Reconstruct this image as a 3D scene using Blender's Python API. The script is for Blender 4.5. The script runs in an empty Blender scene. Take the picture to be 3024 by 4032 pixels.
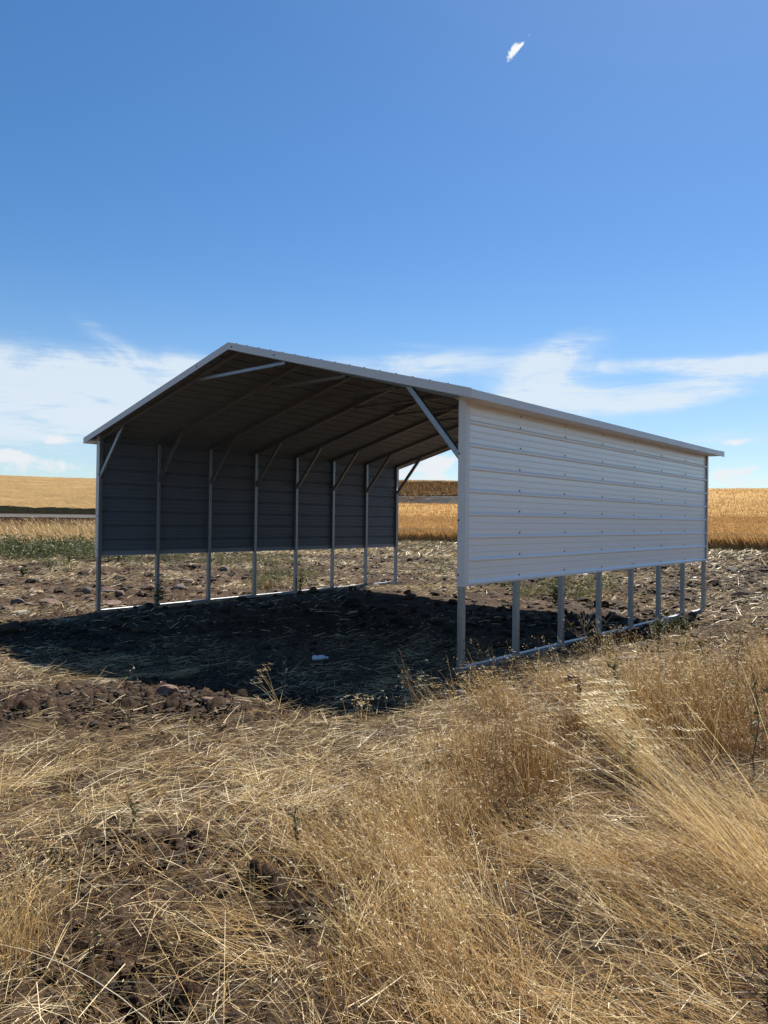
import bpy, math, random
import numpy as np
from mathutils import Vector, Matrix

random.seed(7)
RNG = np.random.default_rng(11)
SC = bpy.context.scene
COL = SC.collection

# ------------------------------------------------------------------ camera
CAM = np.array([4.178, -6.039, 1.497])
YAW, PITCH, ROLL, FPX = -0.7144, 0.0103, 0.0124, 2909.75      # focal length in px of a 3024 x 4032 frame


def cam_axes():
    cy, sy, cp, sp = math.cos(YAW), math.sin(YAW), math.cos(PITCH), math.sin(PITCH)
    f = np.array([sy * cp, cy * cp, sp])
    r = np.array([cy, -sy, 0.0])
    u = np.cross(r, f)
    cr, sr = math.cos(ROLL), math.sin(ROLL)
    return cr * r + sr * u, -sr * r + cr * u, f


AR, AU, AF = cam_axes()
cam_data = bpy.data.cameras.new('camera')
cam = bpy.data.objects.new('camera', cam_data)
COL.objects.link(cam)
cam_data.sensor_fit = 'VERTICAL'
cam_data.sensor_height = 36.0
cam_data.lens = FPX / 4032 * 36.0
cam_data.clip_start = 0.05
cam_data.clip_end = 6000
cam.matrix_world = Matrix(((AR[0], AU[0], -AF[0], CAM[0]), (AR[1], AU[1], -AF[1], CAM[1]),
                           (AR[2], AU[2], -AF[2], CAM[2]), (0, 0, 0, 1)))
SC.camera = cam
SC.cycles.use_denoising = True

# ------------------------------------------------------------------ light
SKY_STRENGTH = 0.080
SUN_STRENGTH = 5.0
EXPOSURE = 0.97
SUN_DIR = np.array([-0.117, 0.687, 1.0])
SUN_DIR = SUN_DIR / np.linalg.norm(SUN_DIR)
SC.view_settings.view_transform = 'Standard'
SC.view_settings.look = 'None'
SC.view_settings.gamma = 1.0
SC.view_settings.exposure = EXPOSURE
sun_data = bpy.data.lights.new('sun', 'SUN')
sun_data.energy = SUN_STRENGTH
sun_data.angle = math.radians(0.5)
sun_data.color = (1.0, 0.95, 0.87)
sun = bpy.data.objects.new('sun', sun_data)
COL.objects.link(sun)
sun.rotation_euler = Vector(SUN_DIR).to_track_quat('Z', 'Y').to_euler()
sun.location = (0, 0, 50)


def pix_dir(x, y):
    d = AF + AR * (x - 1512) / FPX - AU * (y - 2016) / FPX
    return d / np.linalg.norm(d)


HF = np.array([math.sin(YAW), math.cos(YAW), 0.0])     # horizontal heading of the view
HR = np.array([math.cos(YAW), -math.sin(YAW), 0.0])


def az_el(x, y):
    d = pix_dir(x, y)
    return math.atan2(d @ HR, d @ HF), math.asin(d[2])


class NT:
    """small helper to write node graphs as expressions"""
    def __init__(self, nt):
        self.nt = nt

    def new(self, t, **kw):
        n = self.nt.nodes.new(t)
        for k, v in kw.items():
            setattr(n, k, v)
        return n

    def link(self, a, b):
        self.nt.links.new(a, b)

    def put(self, sock, v):
        if hasattr(v, 'is_output') or isinstance(v, bpy.types.NodeSocket):
            self.link(v, sock)
        else:
            sock.default_value = v

    def m(self, op, a, b=None, c=None, clamp=False):
        n = self.new('ShaderNodeMath', operation=op, use_clamp=clamp)
        for i, v in enumerate((a, b, c)):
            if v is not None:
                self.put(n.inputs[i], v)
        return n.outputs[0]

    def ss(self, v, lo, hi, a=0.0, b=1.0):
        n = self.new('ShaderNodeMapRange', interpolation_type='SMOOTHSTEP')
        self.put(n.inputs[0], v)
        n.inputs[1].default_value, n.inputs[2].default_value = lo, hi
        n.inputs[3].default_value, n.inputs[4].default_value = a, b
        return n.outputs[0]

    def noise(self, vec, scale, detail=4.0, rough=0.5, dist=0.0, dims='3D'):
        n = self.new('ShaderNodeTexNoise', noise_dimensions=dims)
        if vec is not None:
            self.link(vec, n.inputs['Vector'])
        n.inputs['Scale'].default_value = scale
        n.inputs['Detail'].default_value = detail
        n.inputs['Roughness'].default_value = rough
        n.inputs['Distortion'].default_value = dist
        return n.outputs['Fac']

    def mapping(self, vec, scale=(1, 1, 1), loc=(0, 0, 0), rot=(0, 0, 0)):
        n = self.new('ShaderNodeMapping')
        self.link(vec, n.inputs['Vector'])
        n.inputs['Location'].default_value = loc
        n.inputs['Rotation'].default_value = rot
        n.inputs['Scale'].default_value = scale
        return n.outputs['Vector']

    def mix(self, fac, a, b):
        n = self.new('ShaderNodeMix', data_type='RGBA')
        self.put(n.inputs['Factor'], fac)
        for nm, v in (('A', a), ('B', b)):
            s = [i for i in n.inputs if i.name == nm and i.type == 'RGBA'][0]
            self.put(s, v if not isinstance(v, tuple) else (tuple(v) + (1,))[:4])
        return [o for o in n.outputs if o.type == 'RGBA'][0]

    def ramp(self, fac, stops):
        n = self.new('ShaderNodeValToRGB')
        self.link(fac, n.inputs[0])
        e = n.color_ramp.elements
        while len(e) > 1:
            e.remove(e[0])
        e[0].position, e[0].color = stops[0][0], tuple(stops[0][1]) + (1,)
        for p, c in stops[1:]:
            k = e.new(p)
            k.color = tuple(c) + (1,)
        return n.outputs['Color']

    def attr(self, name):
        n = self.new('ShaderNodeAttribute', attribute_name=name)
        return n.outputs['Fac']


def build_world():
    w = bpy.data.worlds.new('World')
    SC.world = w
    w.use_nodes = True
    nt = w.node_tree
    nt.nodes.clear()
    g = NT(nt)
    out = g.new('ShaderNodeOutputWorld')
    bg = g.new('ShaderNodeBackground')
    g.link(bg.outputs[0], out.inputs[0])
    bg.inputs[1].default_value = SKY_STRENGTH
    sky = g.new('ShaderNodeTexSky', sky_type='NISHITA')
    sky.sun_disc = False
    sky.sun_elevation = math.asin(SUN_DIR[2])
    sky.sun_rotation = math.atan2(SUN_DIR[0], SUN_DIR[1])
    sky.altitude = 800
    sky.air_density = 1.0
    sky.dust_density = 0.4
    sky.ozone_density = 2.2
    tc = g.new('ShaderNodeTexCoord')
    sep = g.new('ShaderNodeSeparateXYZ')
    g.link(tc.outputs['Generated'], sep.inputs[0])
    dx, dy, dz = sep.outputs
    s = g.m('ADD', g.m('MULTIPLY', dx, float(HR[0])), g.m('MULTIPLY', dy, float(HR[1])))
    f = g.m('ADD', g.m('MULTIPLY', dx, float(HF[0])), g.m('MULTIPLY', dy, float(HF[1])))
    az = g.m('ARCTAN2', s, f)
    el = g.m('ARCSINE', dz)
    cmb = g.new('ShaderNodeCombineXYZ')
    g.link(az, cmb.inputs[0])
    g.link(el, cmb.inputs[1])
    ae = cmb.outputs[0]

    def blob(x, y, w, h, amp=1.0, tilt=0.0):
        a0, e0 = az_el(x, y)
        wa, wh = w / FPX * 0.92, h / FPX * 0.92
        da, de = g.m('SUBTRACT', az, a0), g.m('SUBTRACT', el, e0)
        c, sn = math.cos(tilt), math.sin(tilt)
        p = g.m('DIVIDE', g.m('ADD', g.m('MULTIPLY', da, c), g.m('MULTIPLY', de, sn)), wa)
        q = g.m('DIVIDE', g.m('SUBTRACT', g.m('MULTIPLY', de, c), g.m('MULTIPLY', da, sn)), wh)
        r2 = g.m('ADD', g.m('MULTIPLY', p, p), g.m('MULTIPLY', q, q))
        return g.m('MULTIPLY', g.m('EXPONENT', g.m('MULTIPLY', r2, -1.0)), amp)

    def total(lst):
        t = lst[0]
        for b in lst[1:]:
            t = g.m('ADD', t, b)
        return t
    # high streaky cloud
    wisp = total([blob(150, 1520, 680, 130, 1.1, -0.02), blob(600, 1480, 420, 85, 0.95, 0.03), blob(250, 1690, 560, 110, 0.55),
                  blob(1700, 1430, 420, 60, 0.62, 0.02), blob(2170, 1450, 180, 85, 1.15, 0.5), blob(2230, 1560, 280, 70, 1.0),
                  blob(2750, 1432, 480, 32, 0.80, -0.03), blob(2720, 1545, 330, 52, 0.95, 0.12), blob(2900, 1470, 260, 40, 0.4),
                  blob(2800, 1735, 300, 40, 0.45), blob(1500, 1620, 420, 120, 0.4), blob(400, 1310, 130, 40, 0.28, -0.5),
                  blob(-900, 1600, 700, 150, 0.8), blob(3700, 1550, 500, 120, 0.7), blob(1620, 1360, 160, 14, 0.3)])
    n1 = g.noise(g.mapping(ae, (5.5, 21, 1), (3.1, 0.7, 0)), 1.0, 7, 0.60, 0.9)
    n2 = g.noise(g.mapping(ae, (16, 70, 1), (1.3, 9.2, 0), (0, 0, 0.12)), 1.0, 6, 0.62, 0.6)
    nn = g.m('ADD', g.m('MULTIPLY', n1, 0.85), g.m('MULTIPLY', n2, 0.55))
    nn = g.m('SUBTRACT', nn, 0.20)
    n5 = g.noise(g.mapping(ae, (9, 95, 1), (5.3, 1.9, 0), (0, 0, -0.06)), 1.0, 7, 0.66, 1.2)
    nn = g.m('ADD', g.m('MULTIPLY', n1, 0.74), g.m('MULTIPLY', n5, 0.26))
    wa = g.m('MULTIPLY', wisp, g.m('ADD', 0.42, g.m('MULTIPLY', g.ss(nn, 0.36, 0.66), 1.15)))
    wa = g.m('MULTIPLY', g.ss(wa, 0.06, 1.0), 0.88)
    # cumulus low over the hills
    cum = total([blob(215, 1736, 62, 22, 1.0), blob(40, 1792, 95, 30, 1.0), blob(250, 1830, 150, 26, 0.55), blob(130, 1856, 260, 24, 0.45),
                 blob(1735, 1815, 80, 32, 1.0), blob(1660, 1845, 110, 22, 0.75), blob(1720, 1885, 120, 22, 0.9), blob(1580, 1870, 90, 24, 0.5),
                 blob(2890, 1740, 75, 16, 0.8), blob(2920, 1845, 120, 24, 0.55), blob(2880, 1905, 170, 22, 0.6), blob(2830, 1870, 60, 22, 0.5),
                 blob(-300, 1760, 160, 40, 0.9), blob(3400, 1800, 220, 50, 0.9)])
    n3 = g.noise(g.mapping(ae, (26, 40, 1), (7.7, 2.2, 0)), 1.0, 7, 0.6, 0.3)
    ca = g.m('ADD', g.m('MULTIPLY', cum, 0.75), g.m('MULTIPLY', g.m('SUBTRACT', n3, 0.63), 1.8))
    ca = g.m('MULTIPLY', g.m('MULTIPLY', g.ss(ca, 0.02, 0.42), 0.9), g.ss(cum, 0.04, 0.30))
    # the one small cloud high up
    sm = total([blob(2028, 192, 27, 19, 1.15, 0.75), blob(2054, 176, 24, 7, 0.9, 0.6), blob(2006, 220, 19, 12, 0.75, 0.9),
                blob(2085, 142, 14, 11, 0.42, -0.7), blob(2060, 128, 14, 5, 0.3, 0.3), blob(2003, 244, 12, 8, 0.33)])
    n4 = g.noise(g.mapping(ae, (150, 150, 1)), 1.0, 7, 0.68, 0.5)
    sa = g.m('ADD', g.m('MULTIPLY', sm, 0.95), g.m('MULTIPLY', g.m('SUBTRACT', n4, 0.68), 1.9))
    sa = g.m('MULTIPLY', g.ss(sa, 0.05, 0.75), g.ss(sm, 0.04, 0.30))
    k = 1.0 / SKY_STRENGTH / (2 ** EXPOSURE)
    # milky air low in the sky
    mist = g.m('MULTIPLY', g.ss(el, 0.34, -0.02), 0.40)
    hs = g.new('ShaderNodeHueSaturation')
    hs.inputs['Saturation'].default_value = 1.27
    hs.inputs['Value'].default_value = 0.83
    g.link(sky.outputs[0], hs.inputs['Color'])
    c = g.mix(mist, hs.outputs[0], (0.47 * k, 0.63 * k, 0.77 * k))
    c = g.mix(wa, c, (0.76 * k, 0.85 * k, 0.93 * k))
    c = g.mix(ca, c, (0.86 * k, 0.88 * k, 0.91 * k))
    c = g.mix(sa, c, (0.95 * k, 0.97 * k, 0.97 * k))
    g.link(c, bg.inputs[0])


build_world()


# ------------------------------------------------------------------ helpers
def sset(o, label=None, cat=None, group=None, kind=None):
    if label:
        o['label'] = label
    if cat:
        o['category'] = cat
    if group:
        o['group'] = group
    if kind:
        o['kind'] = kind
    return o


def empty(name, loc=(0, 0, 0)):
    o = bpy.data.objects.new(name, None)
    o.empty_display_size = 0.2
    COL.objects.link(o)
    o.location = loc
    return o


def np_mesh(name, verts, quads=None, tris=None, mats=(), attrs=None, mat_idx=None, smooth=False):
    me = bpy.data.meshes.new(name)
    verts = np.asarray(verts, np.float32)
    me.vertices.add(len(verts))
    me.vertices.foreach_set('co', verts.ravel())
    nq = 0 if quads is None else len(quads)
    nt = 0 if tris is None else len(tris)
    loops, starts = [], []
    if nq:
        loops.append(np.asarray(quads, np.int32).ravel())
        starts.append(np.arange(nq, dtype=np.int32) * 4)
    if nt:
        loops.append(np.asarray(tris, np.int32).ravel())
        starts.append(nq * 4 + np.arange(nt, dtype=np.int32) * 3)
    L = np.concatenate(loops)
    me.loops.add(len(L))
    me.loops.foreach_set('vertex_index', L)
    me.polygons.add(nq + nt)
    me.polygons.foreach_set('loop_start', np.concatenate(starts))
    if mat_idx is not None:
        me.polygons.foreach_set('material_index', np.asarray(mat_idx, np.int32))
    me.polygons.foreach_set('use_smooth', np.full(nq + nt, smooth, dtype=bool))
    for m in mats:
        me.materials.append(m)
    if attrs:
        for k, v in attrs.items():
            a = me.attributes.new(k, 'FLOAT', 'POINT')
            a.data.foreach_set('value', np.asarray(v, np.float32))
    me.update(calc_edges=True)
    return me


def link(name, me, parent=None):
    o = bpy.data.objects.new(name, me)
    COL.objects.link(o)
    if parent is not None:
        o.parent = parent
    return o


class MB:
    """collects pieces of ONE object"""
    def __init__(self):
        self.v, self.f, self.mi = [], [], []

    def add(self, vs, fs, mi=0):
        b = len(self.v)
        self.v += [tuple(map(float, p)) for p in vs]
        self.f += [tuple(b + i for i in q) for q in fs]
        self.mi += [mi] * len(fs)

    def beam(self, a, b, w, h, up=(0, 0, 1), mi=0, chamfer=0.004):
        """tube with slightly rounded edges from a to b; w across, h along up"""
        a, b, up = np.array(a, float), np.array(b, float), np.array(up, float)
        d = b - a
        d /= np.linalg.norm(d)
        x = np.cross(d, up)
        x /= np.linalg.norm(x)
        y = np.cross(x, d)
        c = min(chamfer, w * .3, h * .3)
        pr = [(-w / 2 + c, -h / 2), (w / 2 - c, -h / 2), (w / 2, -h / 2 + c), (w / 2, h / 2 - c),
              (w / 2 - c, h / 2), (-w / 2 + c, h / 2), (-w / 2, h / 2 - c), (-w / 2, -h / 2 + c)]
        self.extrude([a + x * p + y * q for p, q in pr], [b + x * p + y * q for p, q in pr], mi)

    def extrude(self, A, B, mi=0, caps=True):
        n = len(A)
        fs = [(i, (i + 1) % n, n + (i + 1) % n, n + i) for i in range(n)]
        if caps:
            fs += [tuple(reversed(range(n))), tuple(range(n, 2 * n))]
        self.add(list(A) + list(B), fs, mi)

    def box(self, lo, hi, mi=0):
        x0, y0, z0 = lo
        x1, y1, z1 = hi
        self.extrude([(x0, y0, z0), (x1, y0, z0), (x1, y1, z0), (x0, y1, z0)],
                     [(x0, y0, z1), (x1, y0, z1), (x1, y1, z1), (x0, y1, z1)], mi)

    def build(self, name, mats, parent=None):
        me = bpy.data.meshes.new(name)
        me.from_pydata(self.v, [], self.f)
        for m in (mats if isinstance(mats, (list, tuple)) else [mats]):
            me.materials.append(m)
        me.polygons.foreach_set('material_index', self.mi)
        me.update()
        return link(name, me, parent)


def vnoise(x, y, seed=0):
    x, y = np.asarray(x, float), np.asarray(y, float)
    xi, yi = np.floor(x).astype(np.int64), np.floor(y).astype(np.int64)
    fx, fy = x - xi, y - yi
    fx, fy = fx * fx * fx * (fx * (fx * 6 - 15) + 10), fy * fy * fy * (fy * (fy * 6 - 15) + 10)

    def h(i, j):
        n = (i * 374761393 + j * 668265263 + seed * 974634777) & 0xFFFFFFFF
        n = ((n ^ (n >> 13)) * 1274126177) & 0xFFFFFFFF
        return ((n ^ (n >> 16)) & 0xFFFF) / 65535.0
    return ((h(xi, yi) * (1 - fx) + h(xi + 1, yi) * fx) * (1 - fy) + (h(xi, yi + 1) * (1 - fx) + h(xi + 1, yi + 1) * fx) * fy)


def fbm(x, y, seed=0, octv=4, gain=0.5):
    x, y = np.asarray(x, float), np.asarray(y, float)
    t, a, s = 0.0, 1.0, 0.0
    for k in range(octv):
        t = t + a * vnoise(x * 2 ** k + 13.7 * k, y * 2 ** k - 7.1 * k, seed + k)
        s += a
        a *= gain
    return t / s


def sstep(x, a, b):
    t = np.clip((x - a) / (b - a), 0, 1)
    return t * t * (3 - 2 * t)


def gnd(px, py, z=0.0):
    d = AF + AR * (px - 1512) / FPX - AU * (py - 2016) / FPX
    t = (z - CAM[2]) / d[2]
    p = CAM + d * t
    return p[0], p[1]


def to_px(P):
    d = P - CAM
    dep = np.maximum(d @ AF, 0.05)
    return 1512 + FPX * (d @ AR) / dep, 2016 - FPX * (d @ AU) / dep, d @ AF


# ------------------------------------------------------------------ building numbers
W = 7.041
S_R, S_L, Y_L = 1.0415, 1.0558, -0.0847
Z_PB = 0.866                  # lower edge of the wall sheets
Z_RIDGE, Z_EAVE = 3.734, 2.746
O_F, O_E = 0.241, 0.2215
RIB = 0.2286
Y_BACK = 7 * S_R + O_F


def post_y(side, k):
    return k * S_R if side > 0 else Y_L + k * S_L


def post_z(side, k):
    return -0.0039 * k if side > 0 else -0.0469 + 0.0071 * k


# ------------------------------------------------------------------ terrain
# rows: left, middle and right view directions; columns: pad end, field edge, crest, bank foot, road in, road out, far bank top, skyline, beyond
K_AZ = [math.atan((x - 1512) / FPX) for x in (430, 1480, 1850, 2650)]
KR = {'L': [28, 40, 58, 65, 70, 74.5, 77.5, 260, 900], 'M': [35, 50, 110, 121, 131, 137, 149, 168, 900], 'R': [35, 46, 148, 170, 200, 206, 216, 262, 900]}
KZ = {'L': [0, 0.05, 0.45, 0.72, 1.20, 1.46, 1.62, 13.2, 5.0], 'M': [0, 0.0, 3.15, 3.0, 5.75, 5.75, 8.6, 9.7, 2.0], 'R': [0, 0.0, 7.3, 6.9, 6.2, 6.2, 6.4, 6.4, 2.0]}


MOUNDS = [(*gnd(330, 2800), 0.85, 0.11), (*gnd(900, 2830), 0.7, 0.06), (*gnd(900, 3520), 0.35, 0.07), (*gnd(330, 3420), 0.4, 0.06), (*gnd(560, 3900), 0.25, -0.09), (*gnd(980, 3420), 0.18, -0.07)]


def knots(az):
    a = sstep(az, K_AZ[0], K_AZ[1])[:, None]
    b = sstep(az, K_AZ[2], K_AZ[3])[:, None]
    fade = (1 - sstep(np.abs(az), 1.1, 2.2))[:, None]
    out = []
    for T in (KR, KZ):
        v = np.array(T['L'])[None] * (1 - a) + np.array(T['M'])[None] * a
        v = v * (1 - b) + np.array(T['R'])[None] * b
        out.append(v)
    return out[0], out[1] * fade


def polar(x, y):
    dx, dy = x - CAM[0], y - CAM[1]
    s, f = dx * HR[0] + dy * HR[1], dx * HF[0] + dy * HF[1]
    return np.hypot(s, f), np.arctan2(s, f)


def terrain(x, y, detail=True):
    x, y = np.asarray(x, float).ravel(), np.asarray(y, float).ravel()
    r, az = polar(x, y)
    R, Z = knots(az)
    z = np.zeros_like(r)
    for k in range(R.shape[1] - 1):
        t = (r - R[:, k]) / (R[:, k + 1] - R[:, k])
        tt = np.clip(t, 0, 1)
        e = tt * tt * (3 - 2 * tt)
        w = 0.35 if k in (1, 6) else 0.6
        e = e * w + tt * (1 - w)
        z = np.where(t >= 0, Z[:, k] + (Z[:, k + 1] - Z[:, k]) * e, z)
    for mx, my, mr, mh in MOUNDS:
        z = z + mh * np.exp(-((x - mx) ** 2 + (y - my) ** 2) / mr ** 2)
    # the pad the carport stands on dips a little to the left
    kk = np.clip(y / S_R, 0, 7)
    u = np.clip(-x / W, 0, 1)
    z = z + ((-0.0039 * kk) * (1 - u) + (-0.0469 + 0.0071 * kk) * u) * (1 - sstep(r, 14, 30))
    if detail:
        near = 1 - sstep(r, 30, 60)
        z = z + near * 0.05 * (fbm(x * 0.55, y * 0.55, 3, 3) - 0.5)
        z = z + (r > 60) * 0.5 * (fbm(x * 0.03, y * 0.03, 5, 3) - 0.5) * sstep(r, 60, 110)
    return z


def zone_values(x, y):
    """how the near ground differs from place to place: clod roughness, straw cover, green, gravel"""
    P = np.stack([x, y, np.zeros_like(x)], 1)
    px, py, dep = to_px(P)
    r, az = polar(x, y)
    n = fbm(x * 1.1, y * 1.1, 21, 4)
    n2 = fbm(x * 3.1, y * 3.1, 31, 3)

    def g(cx, cy, wx, wy):
        return np.exp(-((px - cx) / wx) ** 2 - ((py - cy) / wy) ** 2)
    inside = (dep > 0.4)
    # dark broken soil
    soil = (g(230, 2800, 620, 100) + g(850, 2800, 380, 90) + g(700, 3400, 420, 120) + 0.6 * g(150, 3480, 300, 100) + 0.55 * g(250, 3800, 450, 130)
            + g(1050, 3480, 220, 120) + g(480, 3300, 120, 50) + g(1350, 3650, 260, 120) + g(250, 3080, 130, 40) + g(1900, 3250, 200, 60) + g(560, 3920, 260, 110)) * inside
    soil = np.clip(soil * 1.2 - 0.35 + 0.9 * (n - 0.45), 0, 1)
    far = sstep(r, 8.5, 11)
    soil = np.maximum(soil, far * np.clip(0.75 + (n - 0.5) * 1.2, 0, 1))
    straw = np.clip(1.0 - soil * 1.25 + (n2 - 0.5) * 0.5, 0, 1)
    straw = np.maximum(straw, far * (0.35 + 0.7 * (n2 - 0.3)))
    return soil, straw


def build_ground():
    a_f = np.linspace(-0.80, 0.80, 660)
    a_o = np.linspace(0.80, math.pi, 42)[1:]
    az = np.concatenate([-a_o[::-1], a_f, a_o])
    az[0] = -math.pi
    az[-1] = math.pi
    r1 = np.geomspace(1.0, 30, 720)
    r2 = np.geomspace(30, 300, 230)[1:]
    r3 = np.geomspace(300, 3000, 22)[1:]
    r = np.concatenate([[0.02, 0.4, 0.8], r1, r2, r3])
    A, Rr = np.meshgrid(az, r)
    s, f = Rr * np.sin(A), Rr * np.cos(A)
    x = (CAM[0] + s * HR[0] + f * HF[0]).ravel()
    y = (CAM[1] + s * HR[1] + f * HF[1]).ravel()
    z = terrain(x, y)
    soil, straw = zone_values(x, y)
    rr = Rr.ravel()
    k = rr < 60
    lump = fbm(x * 7, y * 7, 51, 4, 0.6)
    big = fbm(x * 2.6, y * 2.6, 61, 3)
    rough = np.where(k, 0.04 + soil * 0.15 * (1 - 0.5 * sstep(rr, 8, 14)), 0.0) * (1 - 0.75 * ((x > -W) & (x < 0.1) & (y > -1.2) & (y < 7.3)))
    z = z + rough * (np.abs(lump - 0.5) * 2.2 - 0.35) + np.where(k, soil * 0.07 * (big - 0.5), 0)
    gravel = np.zeros_like(x)
    R, Z = knots(A.ravel())
    gravel = ((rr > R[:, 3] - 1.5) & (rr < R[:, 6] - 1)).astype(float)
    weed = ((rr > R[:, 5]) & (rr < R[:, 7])).astype(float) * (A.ravel() > K_AZ[0])
    nr, na = A.shape
    i = np.arange(nr * na).reshape(nr, na)
    q = np.stack([i[:-1, :-1], i[:-1, 1:], i[1:, 1:], i[1:, :-1]], -1).reshape(-1, 4)
    straw = straw * (0.45 + 0.55 * sstep(rr, 5.5, 9))
    me = np_mesh('ground', np.stack([x, y, z], 1), q, mats=[MAT['soil']], attrs={'straw': straw, 'soil': soil, 'gravel': gravel, 'weed': weed}, smooth=True)
    o = link('ground', me)
    sset(o, 'brown broken soil with straw litter around the carport', 'ground', kind='structure')
    return o


# ------------------------------------------------------------------ materials
MAT = {}


def principled(name):
    m = bpy.data.materials.new(name)
    m.use_nodes = True
    nt = m.node_tree
    nt.nodes.clear()
    g = NT(nt)
    out = g.new('ShaderNodeOutputMaterial')
    b = g.new('ShaderNodeBsdfPrincipled')
    g.link(b.outputs[0], out.inputs[0])
    return m, g, b, out


def bump(g, b, h, strength, dist):
    n = g.new('ShaderNodeBump')
    n.inputs['Strength'].default_value = strength
    n.inputs['Distance'].default_value = dist
    g.link(h, n.inputs['Height'])
    g.link(n.outputs[0], b.inputs['Normal'])


def make_materials():
    # --- soil
    m, g, b, out = principled('soil')
    geo = g.new('ShaderNodeNewGeometry')
    P = geo.outputs['Position']
    n1 = g.noise(P, 1.3, 6, 0.62)
    n2 = g.noise(P, 16, 6, 0.68)
    col = g.ramp(g.m('ADD', g.m('MULTIPLY', n1, 0.5), g.m('MULTIPLY', n2, 0.5)),
                 [(0.30, (0.013, 0.008, 0.005)), (0.48, (0.038, 0.023, 0.014)), (0.62, (0.088, 0.055, 0.034)), (0.78, (0.17, 0.113, 0.072))])
    # flecks of chaff in two directions
    f1 = g.noise(g.mapping(P, (14, 75, 20), rot=(0, 0, 0.5)), 1.0, 3, 0.6, 0.6)
    f2 = g.noise(g.mapping(P, (80, 15, 20), rot=(0, 0, -0.3)), 1.0, 3, 0.6, 0.6)
    fl = g.m('MAXIMUM', f1, f2)
    st = g.attr('straw')
    thr = g.m('SUBTRACT', g.m('ADD', fl, g.m('MULTIPLY', st, 0.13)), 0.70)
    chaff = g.m('MULTIPLY', g.ss(thr, 0.0, 0.06), 0.9)
    strawc = g.ramp(n2, [(0.3, (0.22, 0.15, 0.075)), (0.7, (0.46, 0.35, 0.20))])
    col = g.mix(chaff, col, strawc)
    gr = g.ramp(g.noise(P, 0.55, 7, 0.8), [(0.34, (0.012, 0.010, 0.009)), (0.52, (0.036, 0.032, 0.029)), (0.68, (0.10, 0.082, 0.065))])
    col = g.mix(g.attr('gravel'), col, gr)
    wd = g.ramp(g.noise(P, 0.9, 6, 0.75), [(0.32, (0.07, 0.06, 0.03)), (0.55, (0.17, 0.13, 0.06)), (0.75, (0.34, 0.24, 0.10))])
    col = g.mix(g.attr('weed'), col, wd)
    g.link(col, b.inputs['Base Color'])
    b.inputs['Roughness'].default_value = 0.95
    b.inputs['Specular IOR Level'].default_value = 0.15
    h = g.m('ADD', g.m('MULTIPLY', n2, 1.0), g.m('MULTIPLY', fl, 0.5))
    bump(g, b, h, 0.9, 0.03)
    MAT['soil'] = m

    # --- dry stems, coloured by a per-stem tone
    def stems(name, stops, trans=0.3, rough=0.55):
        m, g, b, out = principled(name)
        t = g.attr('tone')
        c = g.ramp(t, stops)
        g.link(c, b.inputs['Base Color'])
        b.inputs['Roughness'].default_value = rough
        b.inputs['Specular IOR Level'].default_value = 0.35
        tr = g.new('ShaderNodeBsdfTranslucent')
        g.link(c, tr.inputs[0])
        mx = g.new('ShaderNodeMixShader')
        mx.inputs[0].default_value = trans
        g.link(b.outputs[0], mx.inputs[1])
        g.link(tr.outputs[0], mx.inputs[2])
        g.link(mx.outputs[0], out.inputs[0])
        MAT[name] = m
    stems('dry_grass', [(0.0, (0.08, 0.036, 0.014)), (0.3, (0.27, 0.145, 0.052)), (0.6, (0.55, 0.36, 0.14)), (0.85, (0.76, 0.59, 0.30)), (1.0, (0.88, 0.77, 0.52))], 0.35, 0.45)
    stems('straw', [(0.0, (0.11, 0.065, 0.032)), (0.35, (0.32, 0.21, 0.095)), (0.7, (0.64, 0.49, 0.25)), (1.0, (0.88, 0.78, 0.56))], 0.2, 0.45)
    stems('wheat', [(0.0, (0.24, 0.125, 0.04)), (0.5, (0.52, 0.31, 0.11)), (1.0, (0.70, 0.48, 0.21))], 0.4)
    stems('green_leaf', [(0.0, (0.030, 0.040, 0.014)), (0.5, (0.080, 0.095, 0.032)), (0.8, (0.15, 0.15, 0.055)), (1.0, (0.27, 0.22, 0.09))], 0.3)
    stems('dry_weed', [(0.0, (0.06, 0.045, 0.03)), (0.5, (0.20, 0.15, 0.09)), (0.8, (0.34, 0.28, 0.17)), (1.0, (0.62, 0.58, 0.5))], 0.15)
    stems('clod', [(0.0, (0.016, 0.010, 0.006)), (0.5, (0.048, 0.030, 0.019)), (1.0, (0.12, 0.078, 0.048))], 0.0, 0.95)

    # --- wheat canopy
    m, g, b, out = principled('wheat_canopy')
    geo = g.new('ShaderNodeNewGeometry')
    P = geo.outputs['Position']
    a1 = g.noise(P, 0.12, 4, 0.6)
    a2 = g.noise(g.mapping(P, (2.2, 2.2, 1.2)), 1.0, 6, 0.75)
    v = g.m('ADD', g.m('MULTIPLY', a1, 0.4), g.m('MULTIPLY', a2, 0.6))
    c = g.ramp(v, [(0.32, (0.31, 0.18, 0.060)), (0.5, (0.47, 0.29, 0.105)), (0.68, (0.60, 0.40, 0.165))])
    g.link(c, b.inputs['Base Color'])
    b.inputs['Roughness'].default_value = 0.9
    b.inputs['Specular IOR Level'].default_value = 0.1
    bump(g, b, a2, 1.0, 0.25)
    MAT['wheat_canopy'] = m
    m2 = m.copy()
    for nd in m2.node_tree.nodes:
        if nd.type == 'VALTORGB':
            for el_, c_ in zip(nd.color_ramp.elements, ((0.15, 0.092, 0.034), (0.26, 0.165, 0.064), (0.36, 0.24, 0.10))):
                el_.color = c_ + (1,)
    MAT['far_canopy'] = m2

    # --- road
    m, g, b, out = principled('road_gravel')
    geo = g.new('ShaderNodeNewGeometry')
    c = g.ramp(g.noise(geo.outputs['Position'], 3, 6, 0.7), [(0.3, (0.075, 0.07, 0.065)), (0.7, (0.125, 0.118, 0.11))])
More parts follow.
